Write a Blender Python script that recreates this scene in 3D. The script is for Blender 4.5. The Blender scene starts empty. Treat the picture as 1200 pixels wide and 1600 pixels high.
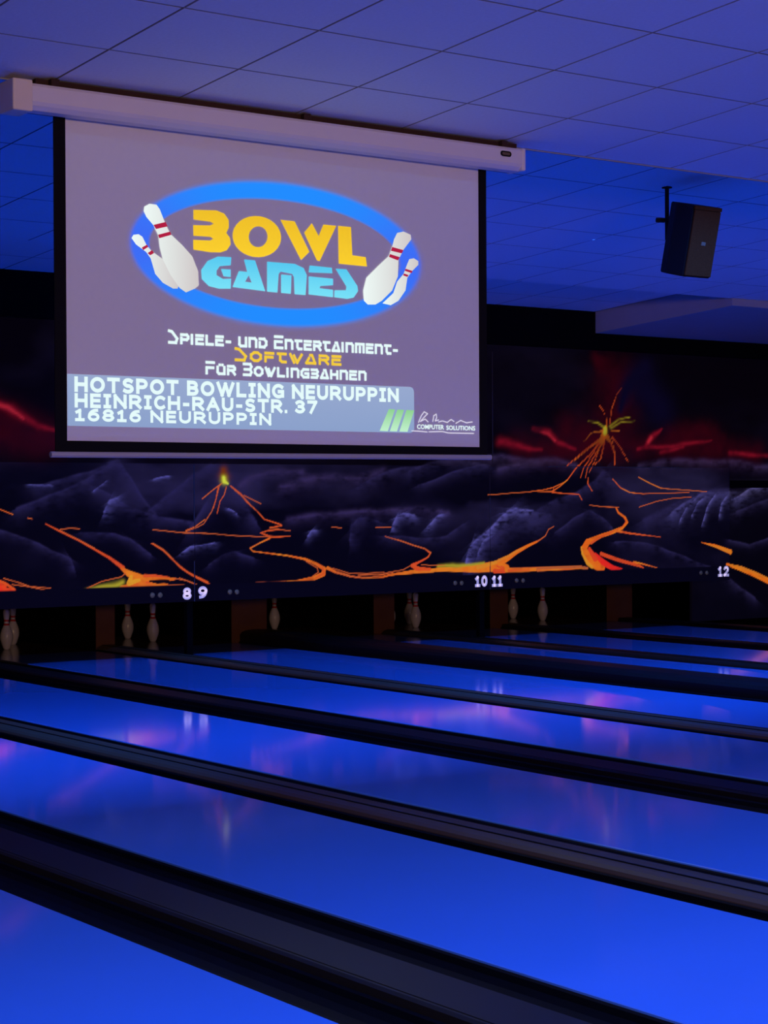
import bpy, bmesh, math, json
import numpy as np
from mathutils import Matrix, Vector, noise
from mathutils.geometry import tessellate_polygon

# ------------------------------------------------------------ camera, world, lights, exposure
scene = bpy.context.scene
C = scene.collection
CAM_H = 1.38                     # eye height above the lane surface
FPX, YAW, PITCH, ROLL = 2949.9, 0.620447, -0.0062615, -0.0050331
fw = Vector((math.sin(YAW)*math.cos(PITCH), math.cos(YAW)*math.cos(PITCH), math.sin(PITCH)))
rt = Vector((math.cos(YAW), -math.sin(YAW), 0)); up = rt.cross(fw)
r2 = rt*math.cos(ROLL)+up*math.sin(ROLL); u2 = up*math.cos(ROLL)-rt*math.sin(ROLL)
cd = bpy.data.cameras.new('camera'); cam = bpy.data.objects.new('camera', cd); C.objects.link(cam)
cd.sensor_fit = 'HORIZONTAL'; cd.sensor_width = 36; cd.lens = 36*FPX/1200; cd.clip_end = 200
cam.matrix_world = Matrix(((r2.x, u2.x, -fw.x, 0), (r2.y, u2.y, -fw.y, 0), (r2.z, u2.z, -fw.z, CAM_H), (0, 0, 0, 1)))
scene.camera = cam
scene.view_settings.view_transform = 'Standard'; scene.view_settings.look = 'None'
scene.view_settings.gamma = 1; scene.view_settings.use_curve_mapping = False; scene.view_settings.exposure = 0
scene.cycles.use_denoising = True; scene.cycles.adaptive_threshold = .02; scene.cycles.max_bounces = 7
w = bpy.data.worlds.new('hall_ambience'); scene.world = w; w.use_nodes = True
w.node_tree.nodes['Background'].inputs[0].default_value = (0.10, 0.06, 1.0, 1)
w.node_tree.nodes['Background'].inputs[1].default_value = 0.02

def area(name, loc, direction, sx, sy, color, watts, spread=math.pi):
    l = bpy.data.lights.new(name, 'AREA'); l.shape = 'RECTANGLE'; l.size = sx; l.size_y = sy
    l.color = color; l.energy = watts; l.spread = spread
    o = bpy.data.objects.new(name, l); C.objects.link(o); o.location = loc
    o.rotation_euler = Vector(direction).to_track_quat('-Z', 'Y').to_euler()
    return o
UV = (0.025, 0.16, 1.0)
# unseen blacklight rows added to light the lanes: two under the low ceiling near the foul line, one hidden behind each ceiling step
area('unseen_blacklight_row', (6, 1.2, 3.35), (0, .25, -1), 14, .25, UV, 142, math.radians(115))
area('unseen_blacklight_row', (7, 3.1, 3.25), (0, .35, -1), 14, .25, UV, 142, math.radians(115))
area('unseen_blacklight_row', (9, 7.72, 3.36), (0, .62, -.78), 18, .10, UV, 285, math.radians(92))
area('unseen_blacklight_row', (8.6, 12.18, 3.29), (.12, .05, -1), 7.2, .08, UV, 85, math.radians(110))
# warm lamps over the bar, behind the photographer
area('bar_lamp', (1.0, -6.5, 2.3), (.25, 1, .02), 6, 1.2, (1.0, .62, .36), 430)

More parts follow.
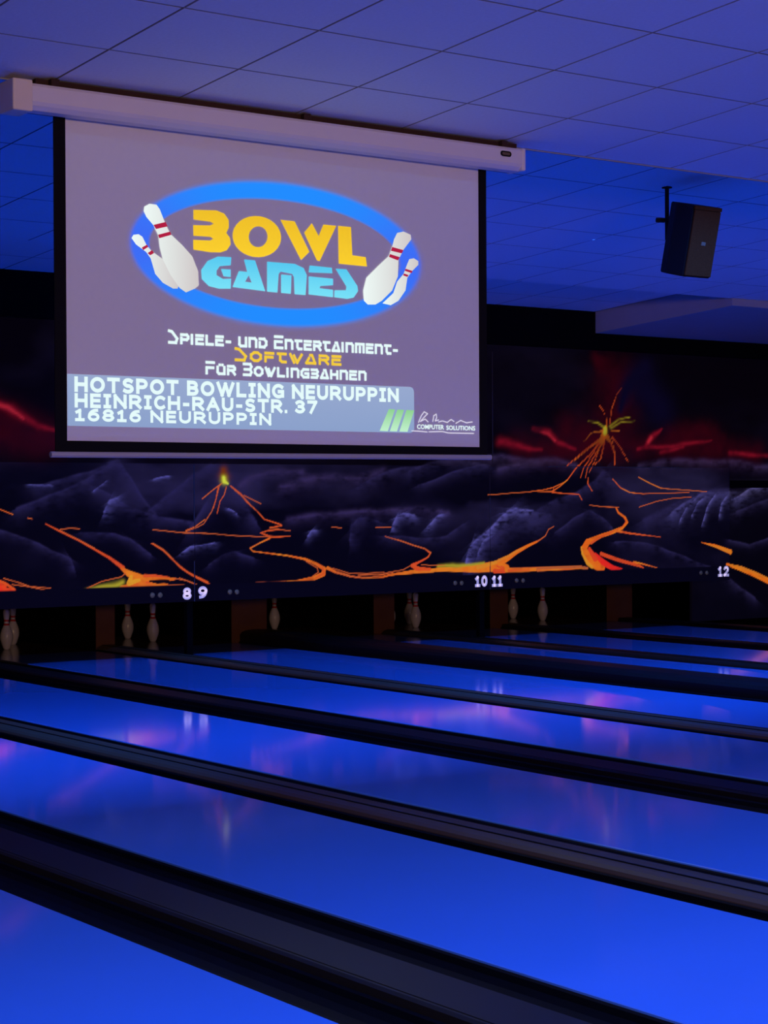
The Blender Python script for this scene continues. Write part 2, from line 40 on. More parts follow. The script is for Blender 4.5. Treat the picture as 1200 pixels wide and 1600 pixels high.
# ------------------------------------------------------------ traced outlines, in metres on their walls: strokes (x, z, width)
STROKES={"M":[["ra",[[6.689,1.323,0.1283],[7.04,1.456,0.1299],[7.34,1.576,0.1314],[7.524,1.687,0.1322],[7.623,1.743,0.1327]]],["ra",[[7.623,1.743,0.1106],[7.74,1.594,0.111],[7.845,1.427,0.1115],[7.989,1.287,0.112]]],["ra",[[6.864,1.51,0.1183],[7.16,1.592,0.1196],[7.402,1.648,0.1207],[7.555,1.72,0.1213]]],["ra",[[6.487,1.16,0.0849],[6.716,1.072,0.0856],[6.949,0.998,0.0864],[7.156,0.901,0.087],[7.191,0.824,0.0871]]],["ra",[[7.265,1.117,0.071],[7.582,1.107,0.0718],[7.736,1.066,0.0722],[7.861,0.964,0.0725],[7.93,0.918,0.0727]]],["ra",[[7.926,1.315,0.1453],[8.182,1.482,0.1466],[8.364,1.613,0.1475],[8.541,1.693,0.1484]]],["ra",[[7.401,1.511,0.0987],[7.707,1.344,0.0998],[8.02,1.253,0.1009],[8.341,1.199,0.1021]]],["ra",[[8.341,1.159,0.1474],[8.473,1.34,0.1481],[8.606,1.511,0.1488],[8.672,1.568,0.1491],[8.772,1.499,0.1496],[8.905,1.337,0.1503],[9.006,1.192,0.1509]]],["rb",[[8.223,0.923,0.0452],[8.34,0.983,0.0454],[8.569,1.008,0.0457]]],["ra",[[8.502,0.815,0.0741],[8.635,0.892,0.0745],[8.768,0.924,0.0748],[8.97,0.862,0.0753]]],["rp",[[8.846,1.522,0.0923],[8.975,1.615,0.0927],[9.215,1.657,0.0935],[9.493,1.641,0.0944]]],["rp",[[9.283,1.499,0.1054],[9.492,1.558,0.1061],[9.848,1.6,0.1074],[10.139,1.571,0.1084],[10.435,1.645,0.1095]]],["rp",[[9.35,1.206,0.0763],[9.632,1.244,0.077],[9.991,1.253,0.0779],[10.433,1.28,0.0791],[10.888,1.283,0.0802],[11.199,1.243,0.081]]],["ra",[[10.033,1.001,0.1321],[10.048,1.12,0.1322],[10.136,1.198,0.1325],[10.247,1.209,0.133],[10.358,1.177,0.1335]]],["rb",[[10.522,1.114,0.0732],[10.583,1.218,0.0734],[10.674,1.254,0.0736],[10.796,1.228,0.0739]]],["rb",[[10.949,1.128,0.068],[11.043,1.213,0.0682],[11.121,1.231,0.0684]]],["ra",[[10.431,1.036,0.0852],[10.81,1.006,0.0862],[11.198,1.025,0.0873],[11.396,1.135,0.0878]]],["ra",[[10.737,1.646,0.1106],[10.953,1.734,0.1113],[11.124,1.766,0.1119],[11.36,1.762,0.1128],[11.68,1.726,0.1139]]],["ra",[[10.851,1.511,0.0863],[11.123,1.598,0.0871],[11.359,1.661,0.0877],[11.656,1.739,0.0885]]],["ra",[[10.138,1.511,0.0964],[10.36,1.602,0.0971],[10.586,1.664,0.0978],[10.814,1.683,0.0985]]],["rb",[[11.418,0.758,0.1381],[11.474,0.895,0.1384],[11.579,0.994,0.1388],[11.717,1.068,0.1394],[11.84,1.18,0.1399],[11.938,1.256,0.1404],[12.046,1.281,0.1408],[12.296,1.26,0.1419]]],["rb",[[11.578,0.842,0.0631],[11.635,0.955,0.0632],[11.717,1.03,0.0634]]],["ra",[[11.676,0.942,0.1645],[11.921,1.097,0.1658],[12.17,1.19,0.1671],[12.507,1.213,0.1688]]],["ra",[[12.575,1.043,0.0911],[12.808,1.171,0.0917],[13.026,1.248,0.0923],[13.203,1.193,0.0928],[13.336,1.099,0.0932]]],["ra",[[12.296,1.24,0.1548],[12.594,1.381,0.1562],[12.853,1.433,0.1574],[13.116,1.544,0.1587],[13.25,1.677,0.1593]]],["ra",[[13.25,1.677,0.146],[13.339,1.578,0.1464],[13.518,1.478,0.1472],[13.745,1.41,0.1482]]],["rb",[[14.209,1.238,0.1092],[14.447,1.36,0.11],[14.688,1.442,0.1107],[15.079,1.456,0.112]]],["ra",[[13.79,1.161,0.2293],[14.115,1.273,0.2315],[14.447,1.388,0.2337],[14.688,1.456,0.2353],[15.079,1.477,0.2379]]],["rb",[[14.322,1.155,0.0411],[14.437,1.305,0.0412],[14.591,1.401,0.0414]]],["rb",[[14.513,1.195,0.0413],[14.581,1.318,0.0414],[14.687,1.387,0.0415]]],["rb",[[14.666,1.11,0.0415],[14.745,1.297,0.0416],[14.863,1.428,0.0417]]],["rb",[[14.92,1.191,0.0418],[14.95,1.323,0.0418],[15.02,1.4,0.0419]]],["ra",[[13.38,0.945,0.08],[13.834,0.904,0.0811],[14.301,0.793,0.0822],[14.78,0.644,0.0833]]],["rp",[[11.843,1.689,0.089],[12.257,1.756,0.0902],[12.596,1.778,0.0911],[12.854,1.721,0.0918]]],["rp",[[13.747,1.727,0.0943],[14.306,1.778,0.0958],[15.13,1.778,0.0981],[15.684,1.725,0.0996]]],["rp",[[11.202,1.785,0.0748],[11.843,1.804,0.0763],[12.341,1.757,0.0775]]],["rb",[[15.158,1.385,0.0842],[15.429,1.498,0.0848],[15.704,1.533,0.0855]]],["ra",[[15.177,1.231,0.0983],[15.479,1.335,0.0991],[15.703,1.369,0.0997]]],["ra",[[15.076,0.917,0.063],[15.375,0.862,0.0635],[15.701,0.928,0.0641]]],["ra",[[15.074,0.497,0.098],[15.272,0.386,0.0985],[15.473,0.273,0.0991]]],["rb",[[7.478,1.29,0.066],[7.522,1.384,0.0661],[7.584,1.422,0.0663]]],["rb",[[6.777,1.526,0.0268],[6.982,1.521,0.027]]],["rb",[[7.959,1.578,0.0336],[8.099,1.601,0.0337]]],["rb",[[8.717,1.304,0.0345],[8.811,1.257,0.0346]]],["rb",[[9.56,1.05,0.0473],[9.602,1.102,0.0474],[9.645,1.108,0.0474]]],["rb",[[7.388,1.483,0.0219],[7.511,1.566,0.022]]],["or",[[6.501,1.324,0.0088],[6.634,1.276,0.0073]]],["tan",[[6.769,1.245,0.0074],[6.809,1.236,0.0059]]],["tan",[[7.067,1.148,0.0089],[7.157,1.158,0.009],[7.248,1.151,0.006]]],["rd",[[6.932,1.195,0.0104],[7.059,1.134,0.0223],[7.239,1.049,0.018],[7.388,0.971,0.0226],[7.521,0.9,0.0333],[7.656,0.806,0.0548]]],["tan",[[7.059,1.141,0.0074],[7.239,1.055,0.009],[7.388,0.98,0.009]]],["or",[[7.639,0.806,0.0304],[7.707,0.759,0.0762],[7.784,0.719,0.1162],[7.861,0.686,0.1227],[7.966,0.69,0.0985],[8.088,0.691,0.0556],[8.185,0.695,0.0155]]],["or",[[7.638,0.646,0.0365],[7.758,0.65,0.0611],[7.931,0.653,0.0615],[8.088,0.648,0.0216]]],["rd",[[7.862,0.729,0.046],[7.966,0.726,0.0339],[8.106,0.71,0.0186]]],["yl",[[7.733,0.728,0.0458],[7.715,0.675,0.0702],[7.81,0.695,0.0459]]],["rd",[[7.879,0.67,0.0245],[7.913,0.669,0.0154]]],["yg",[[7.203,0.618,0.006],[7.319,0.638,0.0211],[7.453,0.66,0.0302],[7.588,0.663,0.0516],[7.656,0.692,0.0365]]],["tan",[[7.269,0.625,0.0075],[7.453,0.698,0.0091],[7.639,0.73,0.0122],[7.677,0.76,0.0091]]],["bk",[[7.91,0.669,0.0154],[7.983,0.667,0.037],[8.088,0.67,0.034],[8.102,0.663,0.0124]]],["tan",[[8.158,0.7,0.0155],[8.282,0.677,0.0109],[8.38,0.639,0.0078]]],["tan",[[8.088,0.64,0.0124],[8.246,0.64,0.0078],[8.371,0.627,0.0062]]],["rd",[[7.936,1.014,0.0123],[8.055,0.95,0.0201],[8.142,0.871,0.0217],[8.23,0.792,0.0217],[8.336,0.726,0.0218],[8.497,0.659,0.0282]]],["tan",[[7.95,1.014,0.0092],[8.055,0.958,0.0093],[8.151,0.871,0.0093]]],["cr",[[6.481,0.704,0.0583],[6.543,0.68,0.0877],[6.496,0.652,0.073],[6.606,0.646,0.0528],[6.654,0.633,0.0352],[6.733,0.615,0.0059]]],["cr",[[6.481,0.74,0.0292],[6.559,0.709,0.0293],[6.638,0.655,0.0293]]],["tan",[[6.544,0.749,0.0088],[6.67,0.713,0.0132],[6.797,0.665,0.0133],[7.023,0.618,0.006]]],["tan",[[6.622,0.695,0.0088],[6.797,0.669,0.0118],[6.974,0.652,0.0045]]],["tan",[[7.951,1.132,0.0062],[8.108,1.118,0.0077],[8.285,1.101,0.0093],[8.471,1.094,0.0094]]],["or",[[8.285,1.125,0.0078],[8.375,1.155,0.0078],[8.472,1.216,0.0078]]],["or",[[8.65,1.537,0.0138],[8.579,1.492,0.0137],[8.447,1.401,0.0076]]],["tan",[[8.623,1.511,0.0107],[8.587,1.392,0.0122],[8.543,1.286,0.0122],[8.463,1.18,0.0121],[8.402,1.151,0.0106],[8.28,1.115,0.0091]]],["rd",[[8.611,1.507,0.0092],[8.587,1.392,0.0107],[8.56,1.316,0.0091]]],["rd",[[8.694,1.507,0.0122],[8.676,1.438,0.0122],[8.631,1.377,0.0122],[8.599,1.27,0.0092]]],["tan",[[8.692,1.492,0.0061],[8.671,1.43,0.0061]]],["rd",[[8.739,1.515,0.0123],[8.845,1.445,0.0185],[8.917,1.368,0.0185],[9.007,1.298,0.0139],[9.097,1.212,0.014],[9.262,1.164,0.0203],[9.281,1.152,0.0187],[9.152,1.134,0.0155]]],["tan",[[8.739,1.511,0.0077],[8.881,1.407,0.0062],[9.007,1.295,0.0062]]],["tan",[[8.881,1.43,0.0077],[8.971,1.391,0.0077],[9.062,1.352,0.0062]]],["tan",[[9.152,1.134,0.0093],[9.262,1.117,0.014],[9.373,1.104,0.0094]]],["rd",[[9.051,1.088,0.0139],[9.133,1.108,0.0186],[9.28,1.116,0.0125]]],["rd",[[9.06,1.088,0.0155],[9.151,1.053,0.0311],[9.261,1.051,0.0187],[9.373,1.056,0.0078]]],["or",[[9.151,1.04,0.0249],[9.041,0.996,0.017],[8.941,0.951,0.0154],[8.968,0.923,0.0155],[9.132,0.901,0.0186],[9.353,0.876,0.0219],[9.539,0.837,0.0315],[9.652,0.795,0.0411],[9.747,0.745,0.0539]]],["tan",[[9.041,1.0,0.0093],[8.941,0.956,0.0093]]],["or",[[9.747,0.745,0.0571],[9.737,0.698,0.0666],[9.633,0.661,0.0601],[9.463,0.643,0.0314],[9.277,0.637,0.0156]]],["tan",[[9.314,0.642,0.0125],[9.13,0.638,0.0124],[9.003,0.636,0.0062]]],["rd",[[9.728,0.754,0.0254],[9.747,0.706,0.0286],[9.652,0.661,0.0221]]],["or",[[9.785,0.752,0.0477],[9.881,0.71,0.0351],[10.036,0.674,0.0224]]],["tan",[[9.881,0.71,0.0255],[10.036,0.669,0.0256],[10.231,0.645,0.0226],[10.429,0.645,0.0227]]],["tan",[[9.539,0.822,0.011],[9.671,0.755,0.0111],[9.68,0.715,0.0111],[9.614,0.678,0.0111]]],["tan",[[9.843,0.748,0.0095],[10.036,0.695,0.008],[10.231,0.69,0.0081],[10.429,0.697,0.0081]]],["tan",[[8.203,1.108,0.009],[8.454,1.097,0.0137],[8.736,1.07,0.0092],[9.005,1.057,0.0093],[9.151,1.051,0.0124]]],["rd",[[8.209,0.814,0.0181],[8.295,0.752,0.0242],[8.399,0.696,0.0273],[8.547,0.628,0.0152]]],["tan",[[8.209,0.701,0.012],[8.312,0.668,0.0121],[8.398,0.635,0.0091]]],["tan",[[9.826,1.133,0.0064],[9.941,1.121,0.0064]]],["tan",[[10.333,1.122,0.0065],[10.432,1.118,0.0065]]],["go",[[8.672,1.652,0.0612],[8.672,1.606,0.0918]]],["yg",[[8.672,1.583,0.052],[8.671,1.557,0.0612]]],["gl",[[8.672,1.583,0.0275],[8.675,1.548,0.0306],[8.707,1.53,0.0153]]],["tan",[[10.133,0.675,0.0145],[10.409,0.679,0.0146],[10.65,0.71,0.0114],[10.742,0.749,0.0082]]],["or",[[10.133,0.638,0.0096],[10.369,0.645,0.0194],[10.569,0.672,0.0326],[10.792,0.69,0.0591],[11.019,0.696,0.0595]]],["tan",[[10.211,0.649,0.0097],[10.529,0.681,0.013]]],["or",[[10.977,0.697,0.0528],[11.269,0.7,0.0733],[11.524,0.7,0.1075],[11.717,0.714,0.142]]],["or",[[11.717,0.714,0.142],[11.848,0.714,0.1561],[11.931,0.695,0.1089]]],["yg",[[11.081,0.724,0.0232],[11.269,0.73,0.0333],[11.481,0.734,0.0235],[11.653,0.757,0.0202]]],["rd",[[11.782,0.673,0.0677],[11.913,0.666,0.0544]]],["rd",[[11.826,0.723,0.0509],[11.891,0.696,0.051]]],["yl",[[11.567,0.712,0.0505],[11.718,0.742,0.0507],[11.826,0.765,0.0509]]],["or",[[11.931,0.673,0.068],[12.134,0.671,0.0582],[12.357,0.672,0.0517],[12.675,0.671,0.0487]]],["tan",[[12.001,0.693,0.017],[12.357,0.693,0.0172],[12.675,0.695,0.0174]]],["rd",[[11.957,0.668,0.0341],[12.223,0.668,0.0206]]],["or",[[11.848,0.753,0.1018],[11.958,0.796,0.0783],[12.068,0.854,0.0615],[12.202,0.911,0.0446],[12.336,0.96,0.031]]],["yl",[[11.826,0.774,0.0407],[11.958,0.813,0.0341],[12.068,0.862,0.0308],[12.179,0.903,0.0171]]],["tan",[[12.336,0.96,0.0241],[12.438,1.01,0.0155],[12.484,1.079,0.0121],[12.552,1.104,0.0069]]],["tan",[[10.441,1.036,0.0114],[10.592,0.997,0.0179],[10.774,0.945,0.018],[10.917,0.91,0.0198],[10.989,0.867,0.0231],[10.957,0.826,0.0198],[10.834,0.78,0.0164]]],["rd",[[10.937,0.893,0.0099],[10.982,0.862,0.0132],[10.937,0.814,0.0165],[10.834,0.776,0.0329],[10.762,0.749,0.0558],[10.813,0.718,0.0591],[10.977,0.707,0.0429]]],["cr",[[10.772,0.748,0.0328],[10.895,0.709,0.0329]]],["tan",[[10.875,0.754,0.0099],[11.04,0.742,0.0099],[11.165,0.739,0.0066]]],["tan",[[10.352,1.123,0.0065],[10.512,1.121,0.0065]]],["tan",[[11.7,1.428,0.0051],[12.005,1.443,0.0085],[12.227,1.455,0.012]]],["or",[[12.227,1.455,0.012],[12.407,1.475,0.0138],[12.543,1.499,0.0156],[12.68,1.546,0.0157]]],["rd",[[12.554,1.489,0.0139],[12.531,1.447,0.0139],[12.68,1.44,0.0139]]],["rd",[[13.199,2.005,0.0437],[12.96,1.873,0.0197],[12.724,1.714,0.0078]]],["rd",[[13.225,1.995,0.0438],[13.039,1.834,0.0178],[12.854,1.695,0.0177],[12.737,1.577,0.0176]]],["rd",[[13.239,1.996,0.0398],[13.118,1.835,0.0179],[13.012,1.696,0.0138],[12.985,1.597,0.0079]]],["rd",[[13.252,1.986,0.0319],[13.197,1.796,0.0159],[13.117,1.736,0.0079]]],["rd",[[13.319,1.997,0.0319],[13.385,1.858,0.018],[13.39,1.738,0.008]]],["rd",[[13.172,1.975,0.0437],[13.092,1.855,0.0178],[12.959,1.696,0.0118],[12.919,1.597,0.0059]]],["rd",[[13.212,1.975,0.0278],[13.118,1.776,0.0119],[13.038,1.656,0.0099]]],["or",[[12.737,1.577,0.0196],[12.633,1.508,0.0176],[12.53,1.459,0.0175],[12.339,1.46,0.0116]]],["rd",[[12.53,1.455,0.0156],[12.671,1.44,0.0157],[12.892,1.429,0.0138],[12.931,1.37,0.0118]]],["rd",[[13.024,1.597,0.0158],[13.016,1.538,0.0178],[13.076,1.459,0.0119]]],["or",[[13.357,1.588,0.012],[13.464,1.498,0.016],[13.6,1.448,0.0161],[13.791,1.433,0.0121]]],["tan",[[13.791,1.433,0.0121],[14.041,1.441,0.0102],[14.466,1.446,0.0062]]],["or",[[13.724,1.609,0.0101],[13.903,1.539,0.0162],[14.042,1.494,0.0163]]],["yt",[[14.042,1.494,0.0163],[14.381,1.473,0.0123],[14.726,1.452,0.0083]]],["tan",[[13.736,1.296,0.0081],[13.985,1.355,0.0102],[14.21,1.385,0.0102],[14.495,1.399,0.0062]]],["tan",[[13.036,1.316,0.0099],[13.195,1.303,0.0139],[13.436,1.294,0.02]]],["or",[[13.403,1.288,0.024],[13.436,1.238,0.032],[13.53,1.187,0.0361],[13.557,1.136,0.0442],[13.489,1.077,0.0481],[13.381,1.048,0.056],[13.193,1.001,0.0596],[13.034,0.944,0.0871]]],["or",[[13.007,0.935,0.0989],[12.954,0.866,0.1106],[13.012,0.786,0.1582],[13.112,0.725,0.1984],[13.191,0.673,0.1591]]],["rd",[[13.49,1.217,0.012],[13.543,1.146,0.0161],[13.489,1.087,0.016],[13.193,0.997,0.0278],[13.06,0.924,0.0396]]],["cr",[[13.112,0.804,0.0595],[13.218,0.722,0.0995],[13.351,0.663,0.0799],[13.486,0.65,0.016]]],["rd",[[13.033,0.865,0.0594],[13.112,0.764,0.0992]]],["yl",[[12.923,0.887,0.0197],[12.941,0.817,0.0395],[13.011,0.717,0.0593],[13.072,0.676,0.0476]]],["rd",[[13.407,1.048,0.036],[13.597,1.019,0.0282],[13.817,0.996,0.0203],[14.039,0.972,0.0082]]],["yl",[[13.394,1.052,0.02],[13.488,1.037,0.016]]],["rd",[[13.192,0.812,0.0597],[13.46,0.736,0.0561],[13.705,0.68,0.0485],[13.787,0.652,0.0162]]],["or",[[13.65,0.716,0.0282],[13.815,0.684,0.0243],[13.981,0.649,0.0102]]],["tan",[[12.335,0.669,0.0581],[12.59,0.678,0.0586],[12.901,0.68,0.0473],[13.006,0.668,0.0395]]],["or",[[12.335,0.661,0.0233],[12.641,0.667,0.0196],[12.953,0.669,0.0197]]],["yt",[[12.335,0.688,0.0155],[12.693,0.695,0.0157],[12.927,0.693,0.0118]]],["or",[[14.651,0.907,0.0083],[14.84,0.868,0.0459],[15.09,0.794,0.0798]]],["yl",[[14.723,0.891,0.0166],[15.076,0.794,0.042]]],["or",[[15.03,0.659,0.0419],[15.254,0.607,0.076],[15.464,0.542,0.0892],[15.708,0.454,0.094]]],["yl",[[15.075,0.654,0.0294],[15.254,0.622,0.038],[15.465,0.563,0.034],[15.678,0.494,0.0214]]],["sk",[[13.124,2.847,0.119],[13.389,2.577,0.4797],[13.442,2.319,0.4805],[13.333,2.137,0.5189]]],["sk",[[12.727,2.106,0.2352],[13.119,1.974,0.3173],[13.439,1.898,0.2403]]],["sk",[[12.091,1.921,0.2307],[12.597,1.889,0.2343],[12.986,1.893,0.1778]]],["sk",[[13.657,1.901,0.1814],[14.213,1.907,0.2048],[14.787,1.914,0.229],[15.532,1.88,0.1913]]],["sk",[[14.213,2.03,0.2458],[14.672,2.099,0.2075],[14.934,1.999,0.2091]]],["sk",[[6.475,2.184,0.1749],[6.647,2.071,0.2347],[6.918,1.958,0.2074],[7.047,1.886,0.1786]]],["sk",[[6.474,1.921,0.204],[6.837,1.868,0.2068]]]],"U":[["ra",[[6.753,1.323,0.1295],[7.108,1.457,0.1312],[7.411,1.578,0.1326],[7.596,1.69,0.1335],[7.696,1.746,0.134]]],["ra",[[7.696,1.746,0.1116],[7.814,1.596,0.1121],[7.92,1.427,0.1125],[8.066,1.286,0.1131]]],["ra",[[6.93,1.512,0.1195],[7.229,1.594,0.1208],[7.473,1.65,0.1218],[7.627,1.723,0.1225]]],["ra",[[8.002,1.314,0.1467],[8.26,1.483,0.148],[8.444,1.615,0.149],[8.623,1.696,0.1499]]],["ra",[[8.421,1.157,0.1489],[8.554,1.339,0.1495],[8.688,1.512,0.1502],[8.756,1.57,0.1506],[8.856,1.5,0.1511],[8.991,1.337,0.1518],[9.093,1.19,0.1523]]],["rp",[[8.931,1.524,0.0932],[9.061,1.617,0.0936],[9.303,1.659,0.0944],[9.584,1.643,0.0953]]],["rp",[[9.372,1.5,0.1064],[9.583,1.56,0.1072],[9.943,1.602,0.1084],[10.236,1.573,0.1095],[10.535,1.647,0.1105]]],["ra",[[10.84,1.649,0.1116],[11.058,1.737,0.1124],[11.231,1.77,0.113],[11.469,1.765,0.1138],[11.792,1.73,0.115]]],["ra",[[10.955,1.512,0.0871],[11.23,1.6,0.0879],[11.468,1.664,0.0885],[11.768,1.742,0.0894]]],["ra",[[10.235,1.512,0.0973],[10.46,1.604,0.098],[10.687,1.666,0.0987],[10.918,1.686,0.0995]]],["ra",[[12.414,1.239,0.1563],[12.714,1.381,0.1577],[12.976,1.433,0.1589],[13.242,1.546,0.1602],[13.377,1.68,0.1608]]],["ra",[[13.377,1.68,0.1474],[13.467,1.58,0.1478],[13.648,1.479,0.1486],[13.877,1.411,0.1496]]],["ra",[[13.922,1.159,0.2315],[14.251,1.272,0.2337],[14.585,1.388,0.236],[14.828,1.457,0.2376],[15.224,1.478,0.2402]]],["rp",[[11.956,1.692,0.0899],[12.375,1.76,0.091],[12.717,1.782,0.092],[12.978,1.724,0.0927]]],["rp",[[13.879,1.73,0.0952],[14.444,1.782,0.0968],[15.276,1.782,0.0991],[15.835,1.729,0.1006]]],["rp",[[11.31,1.789,0.0755],[11.957,1.808,0.0771],[12.459,1.76,0.0782]]],["go",[[8.755,1.655,0.0618],[8.755,1.608,0.0926]]],["rd",[[13.325,2.011,0.0442],[13.084,1.878,0.0199],[12.847,1.717,0.0079]]],["rd",[[13.352,2.001,0.0442],[13.164,1.839,0.018],[12.978,1.698,0.0179],[12.859,1.579,0.0178]]],["rd",[[13.366,2.002,0.0402],[13.244,1.84,0.018],[13.136,1.699,0.014],[13.109,1.599,0.008]]],["rd",[[13.379,1.992,0.0322],[13.324,1.8,0.0161],[13.243,1.74,0.008]]],["rd",[[13.447,2.003,0.0322],[13.514,1.862,0.0182],[13.518,1.741,0.0081]]],["rd",[[13.487,2.023,0.0282],[13.596,1.924,0.0182],[13.704,1.773,0.0081]]],["rd",[[13.298,1.981,0.0441],[13.217,1.859,0.018],[13.083,1.699,0.012],[13.043,1.599,0.006]]],["rd",[[13.338,1.981,0.0281],[13.243,1.78,0.012],[13.163,1.659,0.01]]],["or",[[13.352,2.021,0.0281],[13.164,1.909,0.012],[12.952,1.777,0.006]]],["or",[[13.379,2.002,0.0281],[13.271,1.86,0.01]]],["or",[[13.474,2.013,0.0161],[13.527,1.842,0.0101]]],["or",[[13.38,2.102,0.1005],[13.366,2.042,0.1206],[13.325,1.981,0.0883]]],["or",[[13.42,2.022,0.0805],[13.446,1.983,0.0483]]],["yl",[[13.393,2.133,0.0603],[13.379,2.072,0.0885]]],["yg",[[13.366,2.122,0.0201],[13.272,2.177,0.014],[13.152,2.188,0.006]]],["yl",[[13.353,2.092,0.0281],[13.192,2.069,0.018],[13.085,1.978,0.006]]],["yg",[[13.447,2.144,0.0201],[13.57,2.223,0.0162],[13.735,2.251,0.0081]]],["yg",[[13.461,2.124,0.0202],[13.597,2.193,0.0142],[13.803,2.207,0.0081]]],["yl",[[13.474,2.094,0.0161],[13.591,2.094,0.0081]]],["rd",[[13.447,2.164,0.0181],[13.475,2.326,0.0161],[13.544,2.469,0.0141],[13.618,2.552,0.0101]]],["or",[[13.407,2.133,0.0181],[13.394,2.263,0.0161]]],["rd",[[13.38,2.263,0.0141],[13.34,2.322,0.012],[13.295,2.365,0.006]]],["gl",[[13.385,2.118,0.0322],[13.385,2.072,0.0402]]],["sk",[[13.25,2.861,0.1201],[13.518,2.589,0.4843],[13.571,2.328,0.4851],[13.461,2.144,0.5239]]],["sk",[[12.849,2.113,0.2375],[13.245,1.98,0.3204],[13.568,1.903,0.2426]]],["sk",[[12.207,1.927,0.2329],[12.717,1.894,0.2365],[13.111,1.898,0.1795]]],["sk",[[13.788,1.906,0.1831],[14.349,1.912,0.2068],[14.929,1.919,0.2312],[15.681,1.885,0.1932]]],["sk",[[14.35,2.037,0.2481],[14.813,2.106,0.2095],[15.078,2.005,0.2111]]],["bs",[[13.598,2.329,0.0809],[13.681,2.533,0.1825],[13.792,2.659,0.2238],[13.959,2.787,0.184]]],["bs",[[13.958,2.542,0.3679],[14.181,2.343,0.3292]]],["rs",[[12.41,2.105,0.0391],[12.615,2.059,0.0511],[12.744,1.953,0.0434],[12.979,1.907,0.0278]]],["rs",[[11.958,1.962,0.0771],[12.257,1.927,0.0583],[12.511,1.881,0.0313]]],["rs",[[13.954,1.928,0.0327],[14.025,2.011,0.0533],[14.095,2.063,0.0452],[14.194,2.127,0.0165]]],["rs",[[13.843,1.907,0.0285],[14.349,1.944,0.0414],[14.812,2.006,0.0335],[14.93,2.024,0.0126]]],["r2",[[13.996,1.97,0.0327],[14.039,2.022,0.0328]]],["r2",[[12.512,2.068,0.0235],[12.615,2.04,0.0275],[12.705,1.972,0.0197]]],["rs",[[14.179,1.869,0.0412],[14.521,1.935,0.0332]]],["rs",[[15.226,1.88,0.0424],[15.836,1.865,0.0345]]],["sk",[[6.537,2.191,0.1766],[6.711,2.077,0.2369],[6.985,1.963,0.2094],[7.115,1.89,0.1803]]],["sk",[[6.536,1.927,0.206],[6.903,1.873,0.2088]]],["rs",[[6.553,2.214,0.0442],[6.68,2.173,0.074],[6.791,2.094,0.0653],[6.936,2.015,0.0448],[7.116,1.978,0.024]]],["r2",[[6.553,2.206,0.0294],[6.648,2.187,0.0355],[6.728,2.137,0.0237],[6.791,2.086,0.0178]]]],"R":[["rb",[[14.793,1.233,0.1137],[15.04,1.36,0.1145],[15.291,1.445,0.1153],[15.699,1.459,0.1166]]],["ra",[[14.357,1.152,0.2388],[14.695,1.269,0.241],[15.041,1.388,0.2433],[15.291,1.459,0.245],[15.699,1.481,0.2477]]],["rp",[[14.312,1.741,0.0982],[14.894,1.795,0.0998],[15.752,1.794,0.1021],[16.329,1.739,0.1037]]],["rb",[[15.781,1.386,0.0876],[16.063,1.502,0.0883],[16.349,1.539,0.089]]],["ra",[[15.801,1.225,0.1023],[16.115,1.333,0.1032],[16.348,1.369,0.1038]]],["ra",[[15.696,0.898,0.0656],[16.007,0.841,0.0661],[16.346,0.909,0.0667]]],["ra",[[15.693,0.46,0.102],[15.9,0.345,0.1026],[16.109,0.228,0.1032]]],["or",[[15.253,0.887,0.0086],[15.45,0.847,0.0478],[15.711,0.77,0.0831]]],["yl",[[15.328,0.871,0.0173],[15.695,0.77,0.0437]]],["or",[[15.648,0.629,0.0437],[15.88,0.575,0.0791],[16.1,0.508,0.0928],[16.354,0.416,0.0979]]],["yl",[[15.694,0.624,0.0306],[15.881,0.591,0.0395],[16.1,0.53,0.0354],[16.322,0.457,0.0222]]],["sk",[[14.218,1.922,0.1888],[14.797,1.929,0.2132],[15.395,1.936,0.2384],[16.171,1.901,0.1992]]],["rs",[[15.701,1.896,0.0437],[16.33,1.88,0.0356]]]]}
